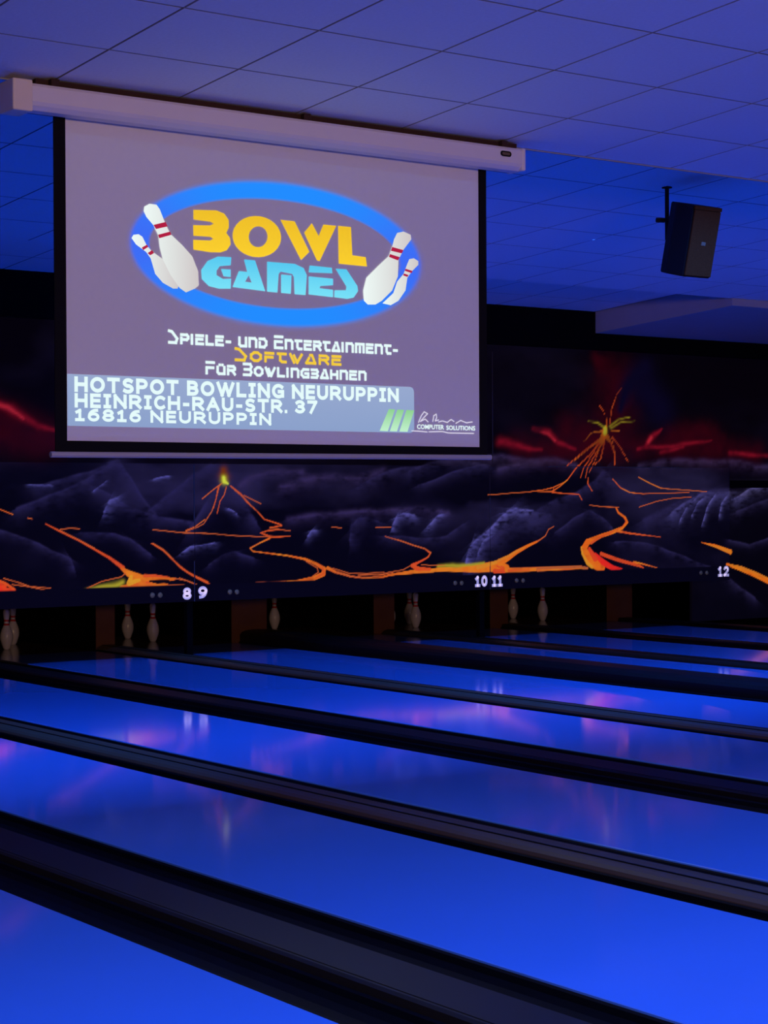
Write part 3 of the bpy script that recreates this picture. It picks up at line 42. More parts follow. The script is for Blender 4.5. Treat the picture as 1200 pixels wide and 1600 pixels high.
LOGO={"B":[[[4.3582,2.7233],[4.4811,2.7308],[4.5224,2.7194],[4.5465,2.6915],[4.5462,2.6557],[4.5322,2.6307],[4.5529,2.6084],[4.5561,2.5788],[4.5351,2.5503],[4.5005,2.5377],[4.4455,2.5349],[4.357,2.5403],[4.3559,2.5845],[4.4458,2.5883],[4.463,2.5986],[4.4459,2.6062],[4.3574,2.6041],[4.3564,2.6524],[4.4463,2.6584],[4.4655,2.6683],[4.4464,2.6762],[4.3579,2.679]]],"O":[[[4.8344,2.6194],[4.8271,2.5978],[4.8133,2.5778],[4.7939,2.5602],[4.7698,2.546],[4.7423,2.5359],[4.7128,2.5303],[4.6827,2.5296],[4.6537,2.5338],[4.6271,2.5425],[4.6042,2.5554],[4.5862,2.5718],[4.5739,2.5908],[4.5679,2.6116],[4.5684,2.6332],[4.5755,2.6544],[4.5889,2.6742],[4.6078,2.6917],[4.6314,2.706],[4.6585,2.7163],[4.6878,2.7222],[4.7178,2.7233],[4.7471,2.7195],[4.7741,2.711],[4.7975,2.6982],[4.8161,2.6817],[4.8288,2.6624],[4.835,2.6413]],[[4.7597,2.6258],[4.757,2.6147],[4.7519,2.6042],[4.7444,2.5948],[4.7352,2.587],[4.7245,2.5812],[4.713,2.5777],[4.7012,2.5766],[4.6898,2.5779],[4.6792,2.5817],[4.6701,2.5878],[4.6629,2.5957],[4.6578,2.6052],[4.6553,2.6157],[4.6553,2.6267],[4.658,2.6377],[4.6631,2.6482],[4.6705,2.6575],[4.6797,2.6654],[4.6902,2.6712],[4.7017,2.6748],[4.7135,2.676],[4.725,2.6747],[4.7356,2.671],[4.7448,2.665],[4.7521,2.657],[4.7572,2.6475],[4.7598,2.6369]]],"W1":[[[4.833,2.7163],[4.9126,2.7155],[4.9959,2.5759],[4.948,2.5332]]],"W2":[[[4.9671,2.6659],[5.0115,2.7143],[5.0503,2.6557],[5.0782,2.7135],[5.1529,2.7134],[5.0548,2.5357],[5.04,2.5377]]],"L":[[[5.1641,2.7143],[5.2397,2.7141],[5.2464,2.5771],[5.3265,2.5734],[5.3339,2.5287],[5.1667,2.531]]],"G1":[[[4.5592,2.5192],[4.4866,2.5171],[4.4315,2.4924],[4.3971,2.4486],[4.4003,2.4074],[4.4376,2.3771],[4.4925,2.3686],[4.5548,2.3724],[4.5572,2.4186],[4.5135,2.4146],[4.4791,2.4303],[4.4793,2.4511],[4.4966,2.4731],[4.5555,2.4819]]],"G2":[[[4.5034,2.4605],[4.5554,2.4615],[4.5552,2.4263],[4.517,2.428]]],"A":[[[4.6291,2.5133],[4.6889,2.5133],[4.7448,2.3719],[4.5653,2.3808],[4.6007,2.4574],[4.6463,2.4562]],[[4.6546,2.4417],[4.6706,2.4078],[4.6333,2.4091]]],"M1":[[[4.7564,2.5119],[4.9114,2.5123],[4.9624,2.4955],[4.9805,2.4629],[4.9726,2.3672],[4.9104,2.3678],[4.9073,2.449],[4.8965,2.4636],[4.8314,2.4703],[4.8206,2.4586],[4.8128,2.3699],[4.7555,2.3707]]],"M2":[[[4.8349,2.4565],[4.8928,2.456],[4.8886,2.3683],[4.8344,2.3694]]],"E1":[[[4.9977,2.5102],[5.1253,2.5083],[5.1289,2.4819],[4.9916,2.4772]]],"E2":[[[4.9915,2.4575],[5.1325,2.4555],[5.1323,2.4244],[5.0577,2.4155],[5.0539,2.4047],[5.1322,2.4014],[5.1319,2.366],[4.991,2.3713]]],"S":[[[5.1478,2.5049],[5.2118,2.5061],[5.2759,2.4289],[5.2796,2.4041],[5.2527,2.3712],[5.2147,2.3628],[5.1394,2.3665],[5.1411,2.4001],[5.2074,2.4041],[5.2113,2.4218]]]}
LOGO_PINS=[[[[[4.0359,2.5688],[4.0458,2.584],[4.0718,2.5889],[4.0913,2.5789],[4.1107,2.5455],[4.1368,2.5184],[4.1729,2.4977],[4.2356,2.4612],[4.2819,2.3822],[4.2717,2.3551],[4.2483,2.3537],[4.1952,2.3768],[4.1558,2.415],[4.1332,2.4833],[4.1105,2.5107],[4.0585,2.5417]]],[[[4.0877,2.5294],[4.114,2.5446],[4.1205,2.5347],[4.0942,2.5182]],[[4.117,2.5065],[4.1401,2.5216],[4.1499,2.5089],[4.1301,2.4976]]]],[[[[4.0986,2.6954],[4.102,2.716],[4.1283,2.731],[4.1645,2.7301],[4.1809,2.7111],[4.2102,2.6464],[4.2365,2.6018],[4.2964,2.5565],[4.35,2.5074],[4.3801,2.4415],[4.3831,2.3767],[4.3626,2.3607],[4.3152,2.3401],[4.2817,2.3587],[4.2353,2.4144],[4.1959,2.4819],[4.1797,2.539],[4.1735,2.591],[4.1474,2.6355],[4.1115,2.6704]]],[[[4.1474,2.6367],[4.2103,2.6552],[4.2201,2.6355],[4.1605,2.6191]],[[4.1715,2.5938],[4.2333,2.6132],[4.2399,2.5991],[4.1767,2.5784]]]],[[[[5.5798,2.5594],[5.5918,2.5826],[5.6197,2.589],[5.6475,2.5769],[5.6474,2.5576],[5.6073,2.5229],[5.5794,2.4892],[5.5671,2.4246],[5.5234,2.3711],[5.4762,2.3462],[5.4256,2.3528],[5.4922,2.4074],[5.5161,2.466],[5.5557,2.5068]]],[[[5.5678,2.5331],[5.6113,2.5245],[5.6049,2.5138],[5.5622,2.5225]],[[5.5573,2.5088],[5.5858,2.5024],[5.5794,2.493],[5.5517,2.4989]]]],[[[[5.4978,2.6744],[5.5176,2.7077],[5.557,2.7171],[5.6005,2.7046],[5.6043,2.6825],[5.5565,2.6279],[5.5246,2.5747],[5.5202,2.4917],[5.4845,2.4196],[5.4217,2.3653],[5.3829,2.3441],[5.3366,2.3415],[5.3137,2.3591],[5.3102,2.4091],[5.3298,2.4731],[5.3995,2.5344],[5.466,2.5896],[5.4858,2.6354]]],[[[5.4858,2.6354],[5.5549,2.6246],[5.5445,2.6079],[5.4778,2.6158]],[[5.4715,2.5995],[5.5326,2.588],[5.5207,2.5712],[5.4659,2.5845]]]]]
LOGO_BARS=[[[5.4613,1.831],[5.4994,1.8304],[5.4547,1.7215],[5.4051,1.7225]],[[5.5141,1.8298],[5.5555,1.8294],[5.5105,1.721],[5.4665,1.7217]],[[5.5703,1.8297],[5.618,1.8285],[5.5756,1.7207],[5.5253,1.7212]]]
LOGO_SCRIBBLE=[[[5.6445,1.769],[5.6627,1.803],[5.6809,1.8227],[5.7019,1.8135],[5.6777,1.7937],[5.6565,1.774],[5.6867,1.7867],[5.7047,1.7726]],[[5.7349,1.7756],[5.7412,1.8048],[5.7564,1.8124],[5.7593,1.7955],[5.7501,1.7783],[5.7714,1.7836]],[[5.7714,1.7739],[5.7958,1.7792],[5.8263,1.7726],[5.8509,1.7877],[5.8693,1.7783]],[[5.8816,1.7688],[5.9126,1.7841],[5.9497,1.7726],[5.9872,1.7782]],[[5.6024,1.7259],[5.6502,1.7248],[5.6983,1.7218]],[[5.7104,1.7229],[5.7954,1.7258],[5.8321,1.7192],[5.9962,1.7194]]]

# ------------------------------------------------------------ helpers
def lin(c):
    c = np.asarray(c, float)/255.
    return np.where(c <= .04045, c/12.92, ((c+.055)/1.055)**2.4)
def mat(name, col, rough=.6, spec=.5, metal=0., emit=None, es=0., noise_amt=0., nscale=8., bump=0.):
    m = bpy.data.materials.new(name); m.use_nodes = True; nt = m.node_tree; b = nt.nodes['Principled BSDF']
    b.inputs['Base Color'].default_value = (*col, 1); b.inputs['Roughness'].default_value = rough
    b.inputs['Metallic'].default_value = metal; b.inputs['Specular IOR Level'].default_value = spec
    if emit is not None:
        b.inputs['Emission Color'].default_value = (*emit, 1); b.inputs['Emission Strength'].default_value = es
    if noise_amt or bump:
        tc = nt.nodes.new('ShaderNodeTexCoord'); n = nt.nodes.new('ShaderNodeTexNoise')
        n.inputs['Scale'].default_value = nscale; n.inputs['Detail'].default_value = 4
        nt.links.new(tc.outputs['Object'], n.inputs['Vector'])
        if noise_amt:
            mx = nt.nodes.new('ShaderNodeMix'); mx.data_type = 'RGBA'
            mx.inputs['A'].default_value = (*[c*(1-noise_amt) for c in col], 1)
            mx.inputs['B'].default_value = (*[min(1, c*(1+noise_amt)) for c in col], 1)
            nt.links.new(n.outputs['Fac'], mx.inputs['Factor']); nt.links.new(mx.outputs['Result'], b.inputs['Base Color'])
        if bump:
            bp = nt.nodes.new('ShaderNodeBump'); bp.inputs['Strength'].default_value = bump; bp.inputs['Distance'].default_value = .01
            nt.links.new(n.outputs['Fac'], bp.inputs['Height']); nt.links.new(bp.outputs['Normal'], b.inputs['Normal'])
    return m
def tag(o, label=None, cat=None, group=None, kind=None):
    if label: o['label'] = label
    if cat: o['category'] = cat
    if group: o['group'] = group
    if kind: o['kind'] = kind
    return o
def empty(name, loc=(0, 0, 0)):
    o = bpy.data.objects.new(name, None); C.objects.link(o); o.location = loc; o.empty_display_size = .1
    return o
def mesh_obj(name, verts, faces, m, parent=None, smooth=False):
    me = bpy.data.meshes.new(name); me.from_pydata(verts, [], faces); me.update()
    bm = bmesh.new(); bm.from_mesh(me); bmesh.ops.recalc_face_normals(bm, faces=bm.faces); bm.to_mesh(me); bm.free()
    if smooth: me.polygons.foreach_set('use_smooth', [True]*len(me.polygons))
    me.materials.append(m)
    o = bpy.data.objects.new(name, me); C.objects.link(o)
    if parent: o.parent = parent
    return o
def box_vf(x0, x1, y0, y1, z0, z1):
    v = [(x, y, z) for z in (z0, z1) for y in (y0, y1) for x in (x0, x1)]
    f = [(0, 2, 3, 1), (4, 5, 7, 6), (0, 1, 5, 4), (2, 6, 7, 3), (0, 4, 6, 2), (1, 3, 7, 5)]
    return v, f
def box(name, b, m, parent=None, bevel=0., seg=2):
    v, f = box_vf(*b); o = mesh_obj(name, v, f, m, parent)
    if bevel:
        bm = bmesh.new(); bm.from_mesh(o.data)
        bmesh.ops.bevel(bm, geom=bm.edges[:], offset=bevel, segments=seg, affect='EDGES', profile=.5)
        bm.to_mesh(o.data); bm.free()
    return o
def extrude_y(name, prof, y0, y1, m, parent=None, closed=True, smooth=False):
    """profile of (x, z) points swept along y; closed profiles get end caps"""
    n = len(prof); v = [(x, y0, z) for x, z in prof]+[(x, y1, z) for x, z in prof]
    f = [(i, (i+1) % n, n+(i+1) % n, n+i) for i in range(n if closed else n-1)]
    if closed: f += [tuple(range(n)), tuple(range(2*n-1, n-1, -1))]
    return mesh_obj(name, v, f, m, parent, smooth)
def extrude_x(name, prof, x0, x1, m, parent=None):
    n = len(prof); v = [(x0, y, z) for y, z in prof]+[(x1, y, z) for y, z in prof]
    f = [(i, (i+1) % n, n+(i+1) % n, n+i) for i in range(n)]+[tuple(range(n)), tuple(range(2*n-1, n-1, -1))]
    return mesh_obj(name, v, f, m, parent)
def lathe(name, prof, m, parent=None, seg=24):
    v = []; f = []; n = len(prof)
    for k in range(seg):
        a = 2*math.pi*k/seg
        v += [(r*math.cos(a), r*math.sin(a), z) for r, z in prof]
    for k in range(seg):
        for i in range(n-1):
            a, b = k*n+i, ((k+1) % seg)*n+i
            f.append((a, b, b+1, a+1))
    return mesh_obj(name, v, f, m, parent, True)
def tube(name, pts, r, m, parent=None, seg=10):
    v = []; f = []; pts = [Vector(p) for p in pts]
    for i, p in enumerate(pts):
        d = (pts[min(i+1, len(pts)-1)]-pts[max(i-1, 0)]).normalized()
        a = d.orthogonal().normalized(); b = d.cross(a)
        v += [tuple(p+a*r*math.cos(2*math.pi*k/seg)+b*r*math.sin(2*math.pi*k/seg)) for k in range(seg)]
    for i in range(len(pts)-1):
        f += [(i*seg+k, i*seg+(k+1) % seg, (i+1)*seg+(k+1) % seg, (i+1)*seg+k) for k in range(seg)]
    f += [tuple(range(seg)), tuple(range((len(pts)-1)*seg, len(pts)*seg))]
    return mesh_obj(name, v, f, m, parent)
def flat_poly(name, loops, y, m, parent=None):
    """flat print facing -y, loops of (x, z); later loops are holes"""
    L = [[Vector((x, z, 0)) for x, z in lp] for lp in loops]
    tris = tessellate_polygon(L); v = [(p.x, y, p.y) for lp in L for p in lp]
    return mesh_obj(name, v, [tuple(t) for t in tris], m, parent)
def flat_segments(name, polylines, width, y, m, parent=None):
    """flat strokes of constant width facing -y; ends and sharp corners run on by half the width"""
    v = []; f = []
    for pl in polylines:
        n = len(pl); ang = [math.atan2(q[1]-p_[1], q[0]-p_[0]) for p_, q in zip(pl[:-1], pl[1:])]
        loop = math.dist(pl[0], pl[-1]) < 1e-6
        def ext(i):                                           # how far the stroke runs on at vertex i
            if i in (0, n-1):
                if not loop: return .95
                d = ang[0]-ang[-1]
            else: d = ang[i]-ang[i-1]
            d = abs((d+math.pi) % (2*math.pi)-math.pi)
            return .95 if d > .75 else math.tan(d/2)
        for i in range(n-1):
            a, b_ = pl[i], pl[i+1]; ex, ez = math.cos(ang[i])*width/2, math.sin(ang[i])*width/2; nx, nz = -ez, ex; k = len(v); e0, e1 = ext(i), ext(i+1)
            v += [(a[0]-ex*e0+nx, y, a[1]-ez*e0+nz), (a[0]-ex*e0-nx, y, a[1]-ez*e0-nz), (b_[0]+ex*e1-nx, y, b_[1]+ez*e1-nz), (b_[0]+ex*e1+nx, y, b_[1]+ez*e1+nz)]
            f.append((k, k+1, k+2, k+3))
    return mesh_obj(name, v, f, m, parent)
def arc(cx, cz, rx, rz, a, b_, n=10): return [(cx+rx*math.cos(math.radians(a+(b_-a)*k/n)), cz+rz*math.sin(math.radians(a+(b_-a)*k/n))) for k in range(n+1)]
VB = {'H': ([[(0, 0), (0, 1)], [(1, 0), (1, 1)], [(0, .5), (1, .5)]], .62), 'O': ([arc(.5, .5, .5, .5, 0, 360, 20)], .72), 'T': ([[(0, 1), (1, 1)], [(.5, 1), (.5, 0)]], .60),
      'S': ([arc(.52, .75, .46, .25, 40, 270, 9)+arc(.48, .25, .5, .25, 90, -140, 9)], .54), 'P': ([[(0, 0), (0, 1), (.55, 1)]+arc(.55, .71, .45, .29, 90, -90, 7)+[(0, .42)]], .54), 'B': ([[(0, 0), (0, 1), (.5, 1)]+arc(.52, .76, .4, .24, 90, -90, 6)+[(.1, .52)], [(.5, .52)]+arc(.55, .26, .45, .26, 90, -90, 6)+[(0, 0)]], .56),
      'W': ([[(0, 1), (.27, 0), (.5, .95), (.73, 0), (1, 1)]], 1.02), 'L': ([[(0, 1), (0, 0), (1, 0)]], .48), 'I': ([[(.5, 0), (.5, 1)], [(0, 1), (1, 1)], [(0, 0), (1, 0)]], .30), 'N': ([[(0, 0), (0, 1), (1, 0), (1, 1)]], .64),
      'G': ([arc(.55, .5, .55, .5, 48, 300, 14)+[(1, .08), (1, .46), (.62, .46)]], .66), 'E': ([[(1, 1), (0, 1), (0, 0), (1, 0)], [(0, .52), (.92, .52)]], .48), 'U': ([[(0, 1), (0, .4)]+arc(.5, .38, .5, .38, 180, 360, 9)+[(1, 1)]], .60),
      'R': ([[(0, 0), (0, 1), (.5, 1)]+arc(.52, .72, .42, .28, 90, -90, 6)+[(0, .44)], [(.48, .44), (1, 0)]], .62), 'C': ([arc(.58, .5, .58, .5, 50, 310, 14)], .56), '-': ([[(.1, .40), (.9, .40)]], .30), 'A': ([[(0, 0), (.5, 1), (1, 0)], [(.2, .32), (.8, .32)]], .70), '.': ([[(0, 0), (.01, 0)]], .02),
      '3': ([arc(.42, .76, .5, .24, 150, -80, 8)+[(.3, .52)], arc(.42, .26, .55, .26, 85, -150, 8)], .50), '7': ([[(0, 1), (1, 1), (.32, 0)]], .54), '1': ([[(.05, .78), (.5, .95), (.5, 0)], [(0, 0), (1, 0)]], .42), '6': ([arc(.5, .32, .5, .32, 0, 360, 16), [(.86, 1)]+arc(.75, .35, .75, .64, 100, 180, 6)], .54), '9': ([arc(.5, .68, .5, .32, 0, 360, 16), [(.14, 0)]+arc(.25, .65, .75, .64, -80, 0, 6)], .54), '0': ([arc(.5, .5, .5, .5, 0, 360, 20)], .54), '2': ([arc(.48, .72, .48, .28, 165, -40, 9)+[(0, .02), (1, 0)]], .52), '8': ([arc(.5, .75, .43, .25, 0, 360, 14), arc(.5, .26, .5, .26, 0, 360, 14)], .54)}
def lettering(name, body, x0, x1, z0, z1, m, parent, y, t=.245, gap=.36, each=False):
    """heavy sans capitals filling the rectangle, one part per word (or per character)"""
    adv = []; x = 0; word = 0
    for ch in body:
        if ch == ' ': x += .42; word += 1; continue
        adv.append((ch, x, word)); x += VB[ch][1]+gap
        if each: word += 1
    tot = x-gap+t; h = z1-z0; sx = (x1-x0)/tot; out = []
    for w_ in sorted({a[2] for a in adv}):
        out.append(flat_segments(name, [[(x0+(px+t/2+a*VB[ch][1])*sx, z0+h*(t/2+c_*(1-t))) for a, c_ in pl] for ch, px, k in adv if k == w_ for pl in VB[ch][0]], t*h, y, m, parent))
    return out
def text(name, body, x0, x1, z0, z1, y, m, parent=None, bold=.02, depth=0.):
    """lettering facing -y that fills the given rectangle"""
    cu = bpy.data.curves.new('t', 'FONT'); cu.body = body; cu.size = 1; cu.offset = bold; cu.resolution_u = 3; cu.extrude = depth
    o = bpy.data.objects.new('t', cu); C.objects.link(o)
    dg = bpy.context.evaluated_depsgraph_get(); me = bpy.data.meshes.new_from_object(o.evaluated_get(dg))
    bpy.data.objects.remove(o); bpy.data.curves.remove(cu)
    n = len(me.vertices); co = np.empty(n*3); me.vertices.foreach_get('co', co); co = co.reshape(-1, 3)
    a, b = co.min(0), co.max(0)
    out = np.empty_like(co); out[:, 0] = x0+(co[:, 0]-a[0])/(b[0]-a[0])*(x1-x0); out[:, 2] = z0+(co[:, 1]-a[1])/(b[1]-a[1])*(z1-z0)
    out[:, 1] = y-(co[:, 2]-a[2])
    me.vertices.foreach_set('co', out.ravel()); me.update(); me.name = name; me.materials.clear(); me.materials.append(m)
    o = bpy.data.objects.new(name, me); C.objects.link(o); o.parent = parent
    return o

# ------------------------------------------------------------ materials
M_TILE = mat('ceiling_tile_white', (.80, .78, .80), .9, .2, noise_amt=.06, nscale=60, bump=.15)
M_GRID = mat('ceiling_grid_shadow_gap', (.36, .35, .38), .9, .1, noise_amt=.1)
M_PLASTER = mat('plaster_soffit', (.42, .40, .42), .9, .2, noise_amt=.05, nscale=5)
M_TRIMW = mat('white_edge_trim', (.42, .40, .42), .6, .3, noise_amt=.03)
M_BLACK = mat('matt_black_paint', (.003, .003, .004), .9, .05, noise_amt=.2, nscale=4)
M_FLOOR = mat('black_subfloor', (.008, .008, .009), .7, .2, noise_amt=.2)
M_LANE = mat('glossy_synthetic_lane', (.13, .37, .86), .075, .5, noise_amt=.04, nscale=1.5)
M_DECK = mat('shaded_brown_pin_deck', (.10, .055, .05), .16, .5, noise_amt=.25, nscale=6)  # brown deck wood, darkened for the shade behind the mural boards
M_GUT = mat('black_gutter_plastic', (.004, .004, .004), .5, .15, noise_amt=.2)
M_CAP = mat('dark_grey_cap', (.030, .022, .013), .42, .35, noise_amt=.12, nscale=3)
M_CAPB = mat('brown_grey_cap', (.12, .075, .04), .40, .4, noise_amt=.12, nscale=3)
M_CAPD = mat('black_cap', (.012, .007, .006), .45, .3, noise_amt=.12, nscale=3)
M_KICK = mat('brown_kickback_board', (.13, .045, .022), .6, .3, noise_amt=.3, nscale=5)
M_PIN = mat('white_pin_plastic', (.62, .56, .72), .25, .5, noise_amt=.05)
M_PINRED = mat('red_pin_stripe', (.55, .02, .03), .3, .5, noise_amt=.05)
M_CASE = mat('white_screen_case', (.80, .74, .74), .45, .4, noise_amt=.03)
M_CASEEND = mat('cream_end_cap', (.82, .70, .58), .5, .4, noise_amt=.03)
M_FABRIC = mat('white_screen_fabric', (.82, .80, .82), .9, .1, noise_amt=.02, nscale=40)
M_BORDER = mat('black_screen_border', (.008, .007, .009), .9, .1, noise_amt=.1)
M_BAR = mat('grey_bottom_bar', (.45, .42, .46), .4, .4, noise_amt=.05)
M_DKBROWN = mat('dark_brown_strip', (.05, .022, .018), .8, .2, noise_amt=.2)
M_SPK = mat('black_speaker_cabinet', (.008, .006, .006), .55, .3, noise_amt=.2, nscale=20)
M_GRILL = mat('warm_lit_speaker_grille', (.075, .024, .008), .9, .0, noise_amt=.3, nscale=90, bump=.4)  # grille tinted brown for the warm light falling on its front
M_BADGE = mat('silver_badge', (.16, .11, .06), .6, .2, noise_amt=.05)
M_DIGIT = mat('white_glowing_digit', (.75, .72, .80), .6, .2, emit=(.42, .37, .50), es=.55, noise_amt=.1, nscale=30)  # white digits with a glow added to their colour
M_LAMP = mat('grey_indicator_lens', (.40, .30, .12), .4, .4, noise_amt=.1)
M_STRIP = mat('dull_metal_strip', (.09, .085, .10), .6, .3, noise_amt=.2, nscale=20)

# ------------------------------------------------------------ ceiling: three stepped, gently sloping levels of square tiles
SL = -.061; T = .625
def zc(y, c): return CAM_H+c+SL*y
C_NEAR, C_FAR, C_END = 2.289, 2.548, 2.690
def slab(name, x0, x1, y0, y1, c, thick=.10, m=M_GRID):
    prof = [(y0, zc(y0, c)+.010), (y1, zc(y1, c)+.010), (y1, zc(y1, c)+.010+thick), (y0, zc(y0, c)+.010+thick)]
    return extrude_x(name, prof, x0, x1, m)
def tile_mesh(wx, wy):
    g, ch, t = .0045, .0015, .016
    hx, hy = wx/2-g, wy/2-g
    v = [(-hx+ch, -hy+ch, 0), (hx-ch, -hy+ch, 0), (hx-ch, hy-ch, 0), (-hx+ch, hy-ch, 0),
         (-hx, -hy, ch), (hx, -hy, ch), (hx, hy, ch), (-hx, hy, ch), (-hx, -hy, t), (hx, -hy, t), (hx, hy, t), (-hx, hy, t)]
    f = [(3, 2, 1, 0)]+[(i, (i+1) % 4, 4+(i+1) % 4, 4+i) for i in range(4)]+[(4+i, 4+(i+1) % 4, 8+(i+1) % 4, 8+i) for i in range(4)]+[(8, 9, 10, 11)]
    me = bpy.data.meshes.new('ceiling_tile'); me.from_pydata(v, [], f); me.update(); me.materials.append(M_TILE); me.materials.append(M_GRID)
    for p_ in me.polygons: p_.material_index = 0 if p_.index == 0 else 1
    return me
ROT = math.atan(SL); meshes = {}
def tiles(parent, xs, ys, c, xlim, ylim, visible):
    for y in ys:
        a, b = max(y, ylim[0]), min(y+T, ylim[1])
        if b-a < .08: continue
        for x in xs:
            e, g = max(x, xlim[0]), min(x+T, xlim[1])
            if g-e < .08: continue
            cx, cy = (e+g)/2, (a+b)/2
            if not visible(cx, cy): continue
            key = (round(g-e, 3), round(b-a, 3))
            if key not in meshes: meshes[key] = tile_mesh(*key)
            o = bpy.data.objects.new('ceiling_tile', meshes[key]); C.objects.link(o)
            o.location = (cx, cy, zc(cy, c)); o.rotation_euler = (ROT, 0, 0); o.parent = parent
def in_view(zfun, lo, hi):
    return lambda x, y: lo < math.degrees(math.atan2(x, y)) < hi
ceil_near = slab('ceiling', -3, 15, -4, 7.58, C_NEAR)
tag(ceil_near, 'low suspended tile ceiling in the foreground above the screen case', 'ceiling', kind='structure')
tiles(ceil_near, [3.6156+T*k for k in range(-6, 12)], [6.3701+T*k for k in range(-4, 2)], C_NEAR, (-3, 15), (-4, 7.575), in_view(None, 4, 56))
ceil_far = slab('ceiling', -1, 20, 7.58, 12.1, C_FAR)
tag(ceil_far, 'raised blue-lit tile ceiling over the middle of the lanes', 'ceiling', kind='structure')
tiles(ceil_far, [7.4885+T*k for k in range(-10, 18)], [8.3513+T*k for k in range(-2, 7)], C_FAR, (-1, 20), (7.65, 12.09), in_view(None, 11, 52))
ceil_end = slab('ceiling', -1, 20, 12.1, 14.0, C_END)
tag(ceil_end, 'dim narrow tile ceiling strip just before the black fascia', 'ceiling', kind='structure')
tiles(ceil_end, [7.4885+T*k for k in range(-7, 9)], [12.1+T*k for k in range(0, 3)], C_END, (-1, 12.5), (12.11, 13.9), in_view(None, 13, 48))
z0 = zc(7.58, C_NEAR)
riser = box('trim_1', (-1, 20, 7.58, 7.60, z0+.112, zc(7.58, C_FAR)+.012), M_PLASTER); tag(riser, 'riser between the low and raised ceilings', 'trim', kind='structure')
edge = box('trim_2', (-3, 15, 7.577, 7.592, z0-.004, z0+.11), M_TRIMW); tag(edge, 'thin pale edge strip along the end of the low ceiling', 'trim', kind='structure')
z1 = zc(12.1, C_FAR)
r3 = box('trim_3', (-1, 20, 12.095, 12.11, z1+.11, zc(12.1, C_END)+.012), M_PLASTER); tag(r3, 'riser above the dim ceiling strip', 'trim', kind='structure')
# boxed-in soffit at the right end
sof = extrude_x('wall_soffit', [(12.06, zc(12.06, 2.48)), (13.9, zc(13.9, 2.48)), (13.9, zc(13.9, C_END)), (12.112, zc(12.112, C_END)), (12.112, zc(12.112, C_FAR)-.002), (12.06, zc(12.06, C_FAR)-.002)], 12.5, 20, M_PLASTER)
tag(sof, 'grey boxed-in soffit below the ceiling at upper right', 'soffit', kind='structure')
fas = box('wall_fascia', (0, 20, 13.905, 14.02, 2.855, zc(13.9, C_END)+.06), M_BLACK); tag(fas, 'black fascia between ceiling and painted wall', 'fascia', kind='structure')

# ------------------------------------------------------------ painted volcano mural
KIND = dict(rd=(226, 62, 30), cr=(240, 40, 28), **{'or': (238, 104, 22)}, yl=(238, 168, 34), yg=(176, 160, 36), gl=(232, 240, 60), go=(120, 50, 10), tan=(168, 96, 52), yt=(140, 118, 60),
            ra=(42, 36, 68), rb=(94, 88, 146), rp=(54, 42, 74), sk=(58, 2, 14), rs=(122, 14, 30), r2=(176, 34, 46), bs=(10, 6, 32), bk=(12, 6, 14))
SOFT = dict(sk=2.2, rs=1.0, r2=1.0, bs=1.2, go=1.3, yg=.6, gl=.8)
def vnoise(x, z, s, seed):
    rng = np.random.RandomState(seed); n = 64; t = rng.rand(n, n)
    u, v = x*s, z*s; i, j = np.floor(u).astype(int), np.floor(v).astype(int); a, b = u-i, v-j
    a, b = a*a*(3-2*a), b*b*(3-2*b)
    g = lambda p, q: t[p % n, q % n]
    return (g(i, j)*(1-a)+g(i+1, j)*a)*(1-b)+(g(i, j+1)*(1-a)+g(i+1, j+1)*a)*b
def fbm(x, z, s, seed, o=4): return sum(vnoise(x, z, s*2**k, seed+k)*.5**(k+1) for k in range(o))/(1-.5**o)
